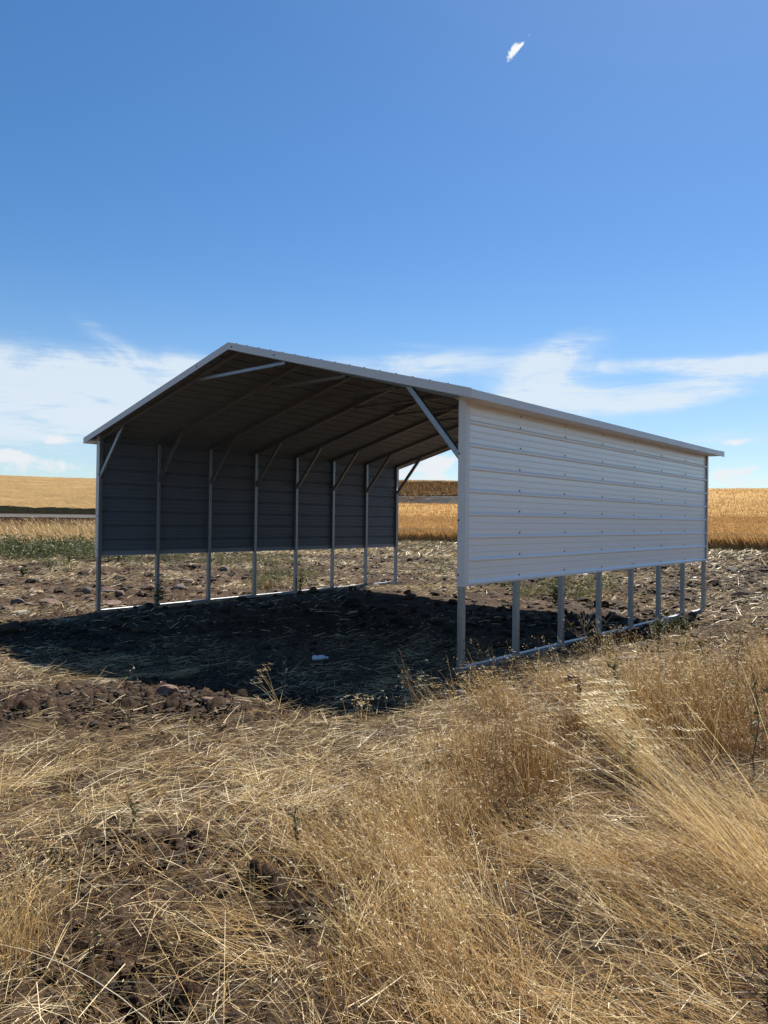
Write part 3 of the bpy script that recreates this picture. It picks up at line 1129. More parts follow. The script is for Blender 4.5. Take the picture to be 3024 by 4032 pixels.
def build_straw():
    st = Stuff()
    # close litter: single straws
    x, y, r, px, py = near_cands(1100, 1.4, 9.5)
    soil, straw = zone_values(x, y)
    pat = fbm(x * 2.2, y * 2.2, 91, 4)
    shade = (x > -W) & (x < 0.3) & (y > -2.6)
    dens = (0.10 + 0.90 * straw) * (0.10 + 1.7 * sstep(pat, 0.40, 0.64)) * np.where(shade, 0.42, 1.0) * (1 - 0.5 * sstep(r, 5, 9))  # straw thinned inside the roof shadow outline, so the shadow looks deeper
    k = RNG.uniform(0, 1, len(x)) < dens * 0.75
    x, y, r, pat, shade = x[k], y[k], r[k], pat[k], shade[k]
    n = len(x)
    base = dirv(1, 0.15) + flow_noise(x, y, 101, 0.8) * 2.4
    a = base + RNG.normal(0, 1.1, n)
    L = RNG.gamma(3.0, 0.050, n).clip(0.03, 0.45) * (1 - 0.35 * sstep(r, 5, 9))
    wd = RNG.uniform(0.0014, 0.0031, n) * (0.55 + 0.14 * r)
    z = terrain(x, y) + RNG.uniform(0.004, 0.022, n) + RNG.uniform(0, 0.055, n) * sstep(pat, 0.45, 0.7)
    st.stems(np.stack([x, y, z], 1), a, RNG.normal(1.44, 0.13, n), L, wd, RNG.beta(3, 1.8, n) * np.where(RNG.uniform(size=n) < 0.16, 0.2, 1), nseg=3, curl=RNG.normal(0.14, 0.22, n))
    # loose bunches of it before the shadow edge

    def band(px, py, x, y):
        soil, straw = zone_values(x, y)
        m = gauss(px, py, 700, 3080, 1100, 150) + 0.8 * gauss(px, py, 1480, 2960, 300, 150) + 0.5 * gauss(px, py, 430, 2650, 430, 30) + 0.4 * gauss(px, py, 1250, 2880, 400, 50)
        return np.clip(m, 0, 1) * (1 - 0.8 * soil) * (0.25 + 1.4 * sstep(fbm(x * 2.4, y * 2.4, 95, 3), 0.42, 0.62))
    bundles(st, band, 75, 3.0, 8.6, -0.62, 0.3, 26, lambda x, y, px, py: dirv(1, 0.2) + flow_noise(x, y, 102, 0.9) * 2.6 + RNG.normal(0, 1.1, len(x)),
            (1.44, 0.07), (0.20,), (0.0020, 0.0044), (0.55, 0.2), spread=(0.08, 0.05), nseg=4, curl=(-0.1, 0.25), fan=0.7, z_up=0.05, tip_gain=0.08)
    # middle distance
    x, y, r, px, py = near_cands(150, 8.5, 33)
    n0 = len(x)
    pat = fbm(x * 0.55, y * 0.8, 93, 4)
    right = sstep(px, 1650, 2300)
    shade = (x > -W) & (x < 0.3) & (y < 5) & (y > -2.6)
    dens = (0.10 + 1.3 * sstep(pat, 0.42, 0.68)) * np.where(shade, 0.16, 1) * (1 - 0.45 * right) * (1 - 0.4 * sstep(r, 14, 30))  # pale straw mostly left out under the roof shadow to darken it
    k = RNG.uniform(0, 1, n0) < dens
    x, y, r = x[k], y[k], r[k]
    n = len(x)
    a = dirv(1, 0) + RNG.normal(0, 0.9, n)
    z = terrain(x, y) + RNG.uniform(0.01, 0.05, n)
    st.stems(np.stack([x, y, z], 1), a, RNG.normal(1.40, 0.2, n), RNG.gamma(2.5, 0.038, n).clip(0.03, 0.4) * (0.8 + r / 50), RNG.uniform(0.005, 0.011, n) * (0.6 + r / 24), RNG.beta(3, 1.7, n), nseg=2, curl=RNG.normal(0.15, 0.25, n), taper=0.6)
    # far: pale strip of straw
    x, y, r, px, py = near_cands(10, 30, 52)
    n = len(x)
    z = terrain(x, y) + 0.03
    st.stems(np.stack([x, y, z], 1), dirv(1, 0) + RNG.normal(0, 0.9, n), RNG.normal(1.35, 0.2, n), RNG.uniform(0.12, 0.45, n), RNG.uniform(0.02, 0.05, n), RNG.beta(3, 2, n), nseg=1, taper=0.7)
    o = st.build('straw_litter', [MAT['straw']])
    sset(o, 'loose pale straw lying scattered over the soil', 'straw', kind='stuff')


def heads(st, tip, az, tone, count, size, spread=0.06):
    """drooping seed heads near the tips"""
    n = len(tip)
    for c in range(count):
        p = tip + np.stack([RNG.normal(0, spread * .35, n), RNG.normal(0, spread * .35, n), -RNG.uniform(0, spread, n)], 1)
        st.stems(p, az + RNG.normal(0, 0.9, n), RNG.uniform(0.8, 2.4, n), size * RNG.uniform(0.4, 1.1, n), size * 0.16, tone + RNG.normal(0.02, 0.14, n), nseg=1, curl=0.3, taper=0.35)


def build_grass():
    up_left = dirv(-0.8, 0.55)
    # --- standing fine grass on the right
    st = Stuff()

    def m_stand(px, py, x, y):
        top = np.interp(px, [1500, 1680, 1950, 2300, 2700, 3024, 3600], [3050, 2940, 2880, 2815, 2720, 2640, 2580])
        edge = (fbm(x * 1.7, y * 1.7, 111, 4) - 0.5) * 190
        m = sstep(py + edge, top, top + 70) * (1 - sstep(py + edge * 1.5 + 0.25 * (px - 2000), 3130, 3360)) * sstep(px + edge * 2, 1560, 1760)
        m = m * (0.12 + 1.15 * sstep(fbm(x * 2.6, y * 2.6, 117, 4), 0.34, 0.56))
        return m * (1 - 0.25 * sstep(px, 2600, 3000))
    bundles(st, m_stand, 175, 3.1, 9.0, -0.15, 0.95, 17, lambda x, y, px, py: up_left + flow_noise(x, y, 131, 1.0) * 1.3 + RNG.normal(0, 0.9, len(x)),
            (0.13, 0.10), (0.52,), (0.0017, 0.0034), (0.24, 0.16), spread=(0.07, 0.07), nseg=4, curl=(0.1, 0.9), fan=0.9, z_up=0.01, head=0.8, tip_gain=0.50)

    def m_thatch(px, py, x, y):
        return np.clip(m_stand(px, py, x, y) * 0.9, 0, 1)
    bundles(st, m_thatch, 80, 3.1, 9.0, -0.15, 0.95, 14, lambda x, y, px, py: RNG.uniform(0, 6.28, len(x)),
            (1.0, 0.25), (0.20,), (0.0024, 0.0040), (0.26, 0.13), spread=(0.07, 0.07), nseg=3, curl=(0.1, 0.5), fan=0.7, z_up=0.03)
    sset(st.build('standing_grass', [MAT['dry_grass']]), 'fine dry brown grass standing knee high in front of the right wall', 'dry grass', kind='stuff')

    # --- leaning golden grass in the middle foreground
    st = Stuff()

    def m_lean(px, py, x, y):
        nz = fbm(x * 2.0, y * 2.0, 151, 4)
        m = 1.0 * gauss(px, py, 1500, 3470, 230, 170, 0.2) + 0.9 * gauss(px, py, 1770, 3760, 230, 150, 0.5) + 0.45 * gauss(px, py, 1900, 3380, 300, 110, 0.3) + 0.35 * gauss(px, py, 1350, 3900, 200, 120)
        return np.clip(m, 0, 1) * (0.15 + 1.3 * sstep(nz, 0.38, 0.60))
    bundles(st, m_lean, 210, 1.7, 4.8, -0.30, 0.62, 19, lambda x, y, px, py: up_left + RNG.normal(0, 0.45, len(x)) + flow_noise(x, y, 171, 1.2) * 0.6,
            (0.36, 0.16), (0.29,), (0.0014, 0.0027), (0.48, 0.16), spread=(0.045, 0.045), nseg=5, curl=(0.2, 0.9), fan=0.6, z_up=0.01, head=0.6, tip_gain=0.3)
    sset(st.build('leaning_grass', [MAT['dry_grass']]), 'golden wiry grass leaning to the left in the middle foreground', 'dry grass', kind='stuff')

    # --- flattened swathes
    st = Stuff()

    def streak(px, py):
        return fbm((px * 0.50 - py * 0.86) / 190, (px * 0.86 + py * 0.50) / 800, 191, 3)

    def m_right(px, py, x, y):
        soil, straw = zone_values(x, y)
        m = sstep(px + py * 0.35, 2500, 2950) * sstep(py, 3120, 3380)
        m = m * (1 - 0.85 * np.exp(-((py - 3300 + 0.25 * (px - 2000)) / 75) ** 2))
        return m * (0.06 + 1.3 * sstep(streak(px, py) * 0.6 + fbm(x * 1.9, y * 1.9, 181, 4) * 0.4, 0.40, 0.58)) * (1 - 0.5 * soil)
    bundles(st, m_right, 110, 1.5, 5.6, -0.3, 0.95, 24, lambda x, y, px, py: up_left - 0.05 + RNG.normal(0, 0.42, len(x)) + flow_noise(x, y, 203, 0.8) * 1.0,
            (1.18, 0.2), (0.30,), (0.0014, 0.0031), (0.58, 0.2), spread=(0.09, 0.035), nseg=5, curl=(-0.1, 0.5), fan=0.36, z_up=0.05, head=0.3, tip_gain=0.15)

    def m_left(px, py, x, y):
        soil, straw = zone_values(x, y)
        m = gauss(px, py, 1060, 3730, 130, 300, -0.60) + 0.7 * gauss(px, py, 1330, 3960, 260, 110, 0.4) + 0.7 * gauss(px, py, 950, 3520, 300, 40, 0.05) + 0.6 * gauss(px, py, 480, 3600, 200, 34) + 0.5 * gauss(px, py, 1200, 3280, 280, 100, 0.3) + 0.30 * gauss(px, py, 700, 3330, 600, 60) + 0.25 * gauss(px, py, 350, 3950, 500, 60)
        return np.clip(m, 0, 1) * (0.15 + 1.2 * sstep(fbm(x * 2.2, y * 2.2, 183, 4), 0.42, 0.6)) * (1 - 0.35 * soil)
    bundles(st, m_left, 78, 1.5, 5.2, -0.62, 0.3, 22, lambda x, y, px, py: up_left + 0.15 + RNG.normal(0, 0.3, len(x)) + flow_noise(x, y, 205, 1.1) * 1.1,
            (1.22, 0.18), (0.27,), (0.0013, 0.0030), (0.58, 0.19), spread=(0.07, 0.03), nseg=5, curl=(-0.1, 0.5), fan=0.34, z_up=0.04, head=0.25, tip_gain=0.15)
    # single stems crossing everything
    x, y, r, px, py = near_cands(190, 1.5, 5.4)
    k = RNG.uniform(size=len(x)) < sstep(py, 2950, 3250) * (0.2 + 0.9 * sstep(fbm(x * 1.3, y * 1.3, 185, 3), 0.35, 0.65))
    x, y = x[k], y[k]
    n = len(x)
    a = up_left + RNG.normal(0, 0.8, n)
    tip = st.stems(np.stack([x, y, terrain(x, y) + RNG.uniform(0, 0.04, n)], 1), a, np.clip(RNG.normal(0.95, 0.35, n), 0.1, 1.5), RNG.gamma(6, 0.05, n).clip(0.08, 0.6), RNG.uniform(0.0016, 0.0032, n), RNG.normal(0.62, 0.18, n), nseg=6, curl=RNG.uniform(0.1, 0.8, n), tip_gain=0.15)
    k = RNG.uniform(size=n) < 0.4
    heads(st, tip[k], a[k], np.full(int(k.sum()), 0.75), 3, 0.016, 0.04)
    # broken bits and grey thatch lying every way
    x, y, r, px, py = near_cands(1500, 1.5, 6.5)
    soil, straw = zone_values(x, y)
    k = RNG.uniform(size=len(x)) < sstep(py, 2880, 3050) * (0.12 + 0.75 * sstep(fbm(x * 2.7, y * 2.7, 187, 4), 0.36, 0.62)) * (1 - 0.6 * soil) * (0.55 + 0.45 * sstep(px, 900, 1800))
    x, y = x[k], y[k]
    n = len(x)
    st.stems(np.stack([x, y, terrain(x, y) + RNG.uniform(0, 0.05, n)], 1), RNG.uniform(0, 6.28, n), np.clip(RNG.normal(1.32, 0.22, n), 0.4, 1.55), RNG.gamma(2.5, 0.035, n).clip(0.02, 0.28), RNG.uniform(0.0013, 0.0034, n), RNG.beta(1.6, 1.8, n), nseg=3, curl=RNG.normal(0.1, 0.35, n), tip_gain=0.1)
    # fine crumbs of straw over the bare soil
    x, y, r, px, py = near_cands(1500, 1.5, 5.5)
    k = RNG.uniform(size=len(x)) < sstep(py, 2700, 2900) * sstep(1700 - px, 0, 500) * (0.08 + 0.6 * sstep(fbm(x * 3.1, y * 3.1, 189, 4), 0.38, 0.64))
    x, y = x[k], y[k]
    n = len(x)
    st.stems(np.stack([x, y, terrain(x, y) + RNG.uniform(0.005, 0.05, n)], 1), RNG.uniform(0, 6.28, n), np.clip(RNG.normal(1.42, 0.15, n), 0.6, 1.57), RNG.gamma(2.2, 0.026, n).clip(0.015, 0.2), RNG.uniform(0.0011, 0.0024, n), RNG.beta(2.2, 1.5, n), nseg=2, curl=RNG.normal(0.05, 0.3, n))
    # broad pale stalks on top
    m = 150
    x, y, r, az = polar_pts(m, -0.55, 0.62, 2.0, 6.0)
    st.stems(np.stack([x, y, terrain(x, y) + RNG.uniform(0.02, 0.08, m)], 1), RNG.uniform(0, 6.28, m), RNG.normal(1.50, 0.08, m), RNG.uniform(0.06, 0.26, m), RNG.uniform(0.002, 0.0038, m), RNG.uniform(0.8, 1.0, m), nseg=4, curl=RNG.normal(0.1, 0.15, m), taper=0.7)
    sset(st.build('flattened_grass', [MAT['dry_grass']]), 'long pale grass beaten flat in swathes across the foreground', 'dry grass', kind='stuff')

    # --- dry grass bank before the road, and rough growth on the cutting
    st = Stuff()
    n = 26000
    az = RNG.uniform(AZ(-700), AZ(1350), n)
    R, Z = knots(az)
    r = R[:, 1] + RNG.uniform(0, 1, n) * (R[:, 3] - R[:, 1] - 0.5)
    s, f = r * np.sin(az), r * np.cos(az)
    x, y = CAM[0] + s * HR[0] + f * HF[0], CAM[1] + s * HR[1] + f * HF[1]
    k = RNG.uniform(size=n) < 0.15 + 1.2 * sstep(fbm(x * .35, y * .35, 211, 3), 0.35, 0.6)
    x, y = x[k], y[k]
    n = len(x)
    st.stems(np.stack([x, y, terrain(x, y)], 1), dirv(-1, 0.2) + RNG.normal(0, .6, n), RNG.uniform(0.1, 0.7, n), RNG.uniform(0.3, 0.75, n), RNG.uniform(0.018, 0.04, n), RNG.normal(0.55, 0.16, n), nseg=2, curl=0.5, taper=0.4)
    sset(st.build('bank_grass', [MAT['dry_grass']]), 'tawny tall grass on the bank below the road at left', 'dry grass', kind='stuff')
    st = Stuff()
    n = 26000
    az = RNG.uniform(AZ(1300), AZ(2100), n)
    R, Z = knots(az)
    r = R[:, 5] + 1.5 + RNG.uniform(0, 1, n) * (R[:, 7] - R[:, 5] + 2)
    s, f = r * np.sin(az), r * np.cos(az)
    x, y = CAM[0] + s * HR[0] + f * HF[0], CAM[1] + s * HR[1] + f * HF[1]
    top = sstep(r, R[:, 6] - 2, R[:, 7])
    st.stems(np.stack([x, y, terrain(x, y)], 1), dirv(-1, 0.2) + RNG.normal(0, .8, n), RNG.uniform(0.1, 0.6, n), RNG.uniform(0.5, 1.0, n), RNG.uniform(0.06, 0.12, n), 0.16 + RNG.normal(0, 0.13, n) + 0.45 * top, nseg=2, curl=0.5, taper=0.4)
    n = 9000
    az = RNG.uniform(AZ(-700), AZ(500), n)
    R, Z = knots(az)
    r = R[:, 3] - 3.0 + RNG.uniform(0, 1, n) * (R[:, 4] - R[:, 3] + 2.0)
    s, f = r * np.sin(az), r * np.cos(az)
    x, y = CAM[0] + s * HR[0] + f * HF[0], CAM[1] + s * HR[1] + f * HF[1]
    st.stems(np.stack([x, y, terrain(x, y)], 1), dirv(-1, 0.2) + RNG.normal(0, .8, n), RNG.uniform(0.1, 0.8, n), RNG.uniform(0.12, 0.34, n), RNG.uniform(0.05, 0.1, n), 0.10 + RNG.normal(0, 0.13, n), nseg=2, curl=0.5, taper=0.4)
    n = 5000
    az = RNG.uniform(AZ(1300), AZ(2100), n)
    R, Z = knots(az)
    r = R[:, 3] + RNG.uniform(0, 1, n) * (R[:, 4] - R[:, 3] - 0.6)
    s, f = r * np.sin(az), r * np.cos(az)
    x, y = CAM[0] + s * HR[0] + f * HF[0], CAM[1] + s * HR[1] + f * HF[1]
    k = fbm(x * .3, y * .3, 231, 3) > RNG.uniform(0.35, 0.65, n)
    x, y = x[k], y[k]
    n = len(x)
    st.stems(np.stack([x, y, terrain(x, y)], 1), RNG.uniform(0, 6.28, n), RNG.uniform(0.3, 1.3, n), RNG.uniform(0.15, 0.5, n), RNG.uniform(0.06, 0.14, n), 0.08 + RNG.gamma(1.2, 0.10, n), nseg=2, curl=0.5, taper=0.4)
    sset(st.build('roadside_growth', [MAT['dry_grass']]), 'dark brown weeds with golden tops on the slopes beside the road', 'roadside weeds', kind='stuff')


def leaf_cloud(st, cx, cy, cz, h, spread, nleaf, size, tone, seed_dir=0.0):
    """leaves of one small plant"""
    n = nleaf
    t = RNG.uniform(0.05, 1, n) ** 0.8
    rad = spread * (0.35 + 0.65 * np.sin(t * math.pi * 0.75)) * np.sqrt(RNG.uniform(0, 1, n))
    a = RNG.uniform(0, 6.283, n)
    P = np.stack([cx + rad * np.cos(a), cy + rad * np.sin(a), cz + h * t], 1)
    st.stems(P, a + RNG.normal(0, .5, n), RNG.uniform(0.5, 1.5, n), size * RNG.uniform(0.6, 1.4, n), size * RNG.uniform(0.25, 0.45, n), tone + RNG.normal(0, 0.17, n), nseg=2, curl=0.6, taper=0.3)


def build_green():
    st = Stuff()
    n = 1150
    az = RNG.uniform(AZ(-900), AZ(560), n)
    r = RNG.uniform(25.5, 34, n)
    s, f = r * np.sin(az), r * np.cos(az)
    x, y = CAM[0] + s * HR[0] + f * HF[0], CAM[1] + s * HR[1] + f * HF[1]
    k = fbm(x * .5, y * .5, 221, 3) + 0.15 > RNG.uniform(0.25, 0.75, n)
    for i in np.nonzero(k)[0]:
        z = float(terrain(x[i:i + 1], y[i:i + 1])[0])
        leaf_cloud(st, x[i], y[i], z, RNG.uniform(0.25, 0.72), RNG.uniform(0.15, 0.35), 26, 0.10, RNG.normal(0.42, 0.12))
    sset(st.build('weed_strip', [MAT['green_leaf']]), 'strip of dense green weeds along the edge of the bare soil at left', 'weeds', kind='stuff')
    # sparse green tufts further right, as seen under the left wall and beyond the open bay
    st = Stuff()
    for (pxa, pxb, pya, pyb, m) in ((440, 1180, 2188, 2232, 110), (980, 1240, 2255, 2318, 46), (1560, 1800, 2136, 2160, 60), (1960, 2420, 2280, 2360, 60), (1640, 1800, 2200, 2290, 16), (100, 300, 2205, 2260, 14)):
        for i in range(m):
            gx, gy = gnd(RNG.uniform(pxa, pxb), RNG.uniform(pya, pyb))
            z = float(terrain([gx], [gy])[0])
            if RNG.uniform() < 0.5:
                leaf_cloud(st, gx, gy, z, RNG.uniform(0.10, 0.26), RNG.uniform(0.1, 0.25), 18, 0.07, RNG.normal(0.55, 0.14))
            else:
                q = 26
                P = np.stack([gx + RNG.normal(0, .12, q), gy + RNG.normal(0, .12, q), np.full(q, z)], 1)
                st.stems(P, RNG.uniform(0, 6.28, q), RNG.uniform(0.1, 0.6, q), RNG.uniform(0.12, 0.38, q), 0.010, RNG.normal(0.7, 0.14, q), nseg=2, curl=0.6)
    sset(st.build('green_tufts', [MAT['green_leaf']]), 'thin green grass and weeds sprouting from the soil behind the carport', 'weeds', kind='stuff')


def ico():
    t = (1 + 5 ** .5) / 2
    v = np.array([(-1, t, 0), (1, t, 0), (-1, -t, 0), (1, -t, 0), (0, -1, t), (0, 1, t), (0, -1, -t), (0, 1, -t), (t, 0, -1), (t, 0, 1), (-t, 0, -1), (-t, 0, 1)], float)
    f = np.array([(0, 11, 5), (0, 5, 1), (0, 1, 7), (0, 7, 10), (0, 10, 11), (1, 5, 9), (5, 11, 4), (11, 10, 2), (10, 7, 6), (7, 1, 8), (3, 9, 4), (3, 4, 2), (3, 2, 6), (3, 6, 8), (3, 8, 9), (4, 9, 5), (2, 4, 11), (6, 2, 10), (8, 6, 7), (9, 8, 1)])
    return v / np.linalg.norm(v[0]), f


def build_clods():
    V0, F0 = ico()
    parts = []
    x, y, r, px, py = near_cands(1000, 1.6, 9.0)
    soil, straw = zone_values(x, y)
    k = RNG.uniform(size=len(x)) < soil ** 1.3 * 0.9 + 0.03
    r = r[k]
    parts.append((x[k], y[k], np.minimum(RNG.gamma(1.8, 0.006, len(r)).clip(0.003, 0.07), 0.006 + 0.0042 * r)))
    x, y, r, px, py = near_cands(26, 8.5, 48)
    k = RNG.uniform(size=len(x)) < 0.30 + 0.55 * sstep(px, 1700, 2300)
    parts.append((x[k], y[k], RNG.gamma(2.6, 0.018, int(k.sum())).clip(0.015, 0.17)))
    x = np.concatenate([p[0] for p in parts])
    y = np.concatenate([p[1] for p in parts])
    s = np.concatenate([p[2] for p in parts])
    n = len(x)
    z = terrain(x, y) + s * 0.15
    q = RNG.normal(size=(n, 3, 3))
    Q, _ = np.linalg.qr(q)
    rad = RNG.uniform(0.6, 1.25, (n, 12))
    v = np.einsum('nij,kj->nki', Q, V0) * rad[:, :, None]
    v = v * (s[:, None] * np.stack([RNG.uniform(.8, 1.5, n), RNG.uniform(.8, 1.5, n), RNG.uniform(.45, .85, n)], 1))[:, None, :]
    v = v + np.stack([x, y, z], 1)[:, None, :]
    f = F0[None] + (np.arange(n) * 12)[:, None, None]
    tone = np.repeat(RNG.beta(2, 3, n), 12)
    me = np_mesh('soil_clods', v.reshape(-1, 3), tris=f.reshape(-1, 3), mats=[MAT['clod']], attrs={'tone': tone})
    sset(link('soil_clods', me), 'small dark clods of ploughed soil strewn over the bare ground', 'soil', kind='stuff')


# ------------------------------------------------------------------ stones
def rock_mesh(name, w, d, h, seed, mat):
    """angular lump: subdivided sphere pushed in by random flat cuts"""
    rg = np.random.default_rng(seed)
    import bmesh
    bm = bmesh.new()
    bmesh.ops.create_icosphere(bm, subdivisions=3, radius=1.0)
    cuts = rg.normal(size=(9, 3))
    cuts /= np.linalg.norm(cuts, axis=1)[:, None]
    dist = rg.uniform(0.55, 0.92, 9)
    for v in bm.verts:
        p = np.array(v.co)
        for c, k in zip(cuts, dist):
            e = p @ c - k
            if e > 0:
                p = p - c * e
        p = p * (1 + 0.10 * (fbm([p[0] * 3 + 9], [p[1] * 3 + p[2] * 2], seed, 3)[0] - 0.5))
        v.co = Vector((p[0] * w / 2 * 1.15, p[1] * d / 2 * 1.15, p[2] * h * 0.62))
    me = bpy.data.meshes.new(name)
    bm.to_mesh(me)
    bm.free()
    me.materials.append(mat)
    return me


ROCKS = [  # px left, px right, base row, height ratio, material, label
    (39, 90, 2367, .55, 'basalt', 'dark angular stone at the left edge of the soil, left of a flat brown stone'),
    (142, 221, 2374, .36, 'red_stone', 'flat brown stone lying alone between a small pinkish one and the front left post'),
    (93, 128, 2374, .5, 'red_stone', 'small pinkish stone wedged between a dark stone and a flat brown stone'),
    (30, 104, 2410, .32, 'pale_stone', 'pale flat stone, nearest of the stones left of the carport'),
    (-6, 42, 2384, .3, 'red_stone', 'low brown stone cut by the left edge of the view'),
    (111, 155, 2323, .36, 'red_stone', 'low reddish stone behind the flat brown stone at left'),
    (320, 358, 2332, .85, 'basalt', 'blocky grey stone with a pale top beside the front left post'),
    (394, 443, 2326, .5, 'red_stone', 'brown stone just behind the pale stick right of the front left post'),
    (447, 490, 2339, .62, 'red_stone', 'dark red squarish stone at the right end of the pale stick'),
    (331, 366, 2358, .55, 'red_stone', 'brown stone touching the left side of the front left post'),
    (328, 369, 2380, .42, 'basalt', 'low dark stone at the foot of the front left post'),
    (392, 466, 2382, .42, 'red_stone', 'largest brown stone right of the front left post'),
    (-4, 23, 2298, .55, 'basalt', 'black stone at the left edge of the view behind the others'),
    (56, 79, 2266, .5, 'basalt', 'small dark stone beside a green weed at far left'),
    (211, 233, 2229, .5, 'basalt', 'nearer of two small dark lumps before the green weed strip'),
    (215, 232, 2213, .5, 'basalt', 'farther of two small dark lumps before the green weed strip'),
    (325, 342, 2212, .5, 'basalt', 'tiny dark stone at the foot of the green weed strip near the wall'),
    (274, 302, 2392, .5, 'basalt', 'small dark stone halfway between the flat brown stone and the front left post'),
    (555, 603, 2319, .55, 'red_stone', 'rounded brown stone left of the second left post'),
    (612, 643, 2316, .5, 'basalt', 'dark stone showing right of the second left post'),
    (667, 733, 2319, .46, 'basalt', 'wide dark stone midway between the second and third left posts'),
    (695, 755, 2291, .36, 'red_stone', 'flat brown stone behind the wide dark one between the left posts'),
    (521, 547, 2231, .7, 'basalt', 'black lump just under the left wall sheet in its first bay'),
    (866, 903, 2251, .65, 'basalt', 'dark lump seen under the left wall in its third bay'),
    (1456, 1482, 2267, .55, 'basalt', 'dark lump seen under the left wall in its last bay'),
    (601, 690, 2788, .55, 'red_stone', 'larger brown stone on the sunlit mound at the shadow edge'),
    (690, 735, 2778, .5, 'basalt', 'smaller grey stone on the sunlit mound at the shadow edge'),
    (792, 868, 2812, .38, 'red_stone', 'brown stone half buried right of the two on the mound'),
    (1782, 1840, 2752, .62, 'basalt', 'black clod in the straw by the front right post'),
    (2870, 2915, 2248, .5, 'basalt', 'dark lump on the ploughed soil right of the carport'),
    (2955, 3000, 2366, .4, 'basalt', 'flat dark lump near the right edge of the view'),
    (2400, 2440, 2412, .4, 'basalt', 'black lump seen between the fourth and fifth right posts'),
]


def build_rocks():
    for i, (x0, x1, yb, hr, mat, lab) in enumerate(ROCKS):
        gx, gy = gnd((x0 + x1) / 2, yb)
        dep = (np.array([gx, gy, 0]) - CAM) @ AF
        w = (x1 - x0) / FPX * dep
        d = w * RNG.uniform(0.6, 0.9)
        h = w * hr
        me = rock_mesh('stone', w, d, h, 300 + i, MAT[mat])
        o = link('stone', me)
        cx, cy = gx + HF[0] * d * 0.35, gy + HF[1] * d * 0.35
        o.location = (cx, cy, float(terrain([cx], [cy])[0]) + h * 0.22)
        o.rotation_euler = (RNG.uniform(-.15, .15), RNG.uniform(-.15, .15), math.atan2(HR[1], HR[0]) + RNG.uniform(-.25, .25))
        sset(o, lab, 'stone', 'stones and lumps on the soil')


# ------------------------------------------------------------------ single weeds and tufts
def tube_chain(pts, rad, sides=5):
    pts = np.asarray(pts, float)
    n = len(pts)
    V, Q = [], []
    for i in range(n):
        d = pts[min(i + 1, n - 1)] - pts[max(i - 1, 0)]
        d /= np.linalg.norm(d)
        a = np.cross(d, (0.31, 0.87, 0.12))
        a /= np.linalg.norm(a)
        b = np.cross(d, a)
        for k in range(sides):
            t = 2 * math.pi * k / sides
            V.append(pts[i] + (a * math.cos(t) + b * math.sin(t)) * rad[i])
    for i in range(n - 1):
        for k in range(sides):
            k2 = (k + 1) % sides
            Q.append((i * sides + k, i * sides + k2, (i + 1) * sides + k2, (i + 1) * sides + k))
    return np.array(V), np.array(Q)


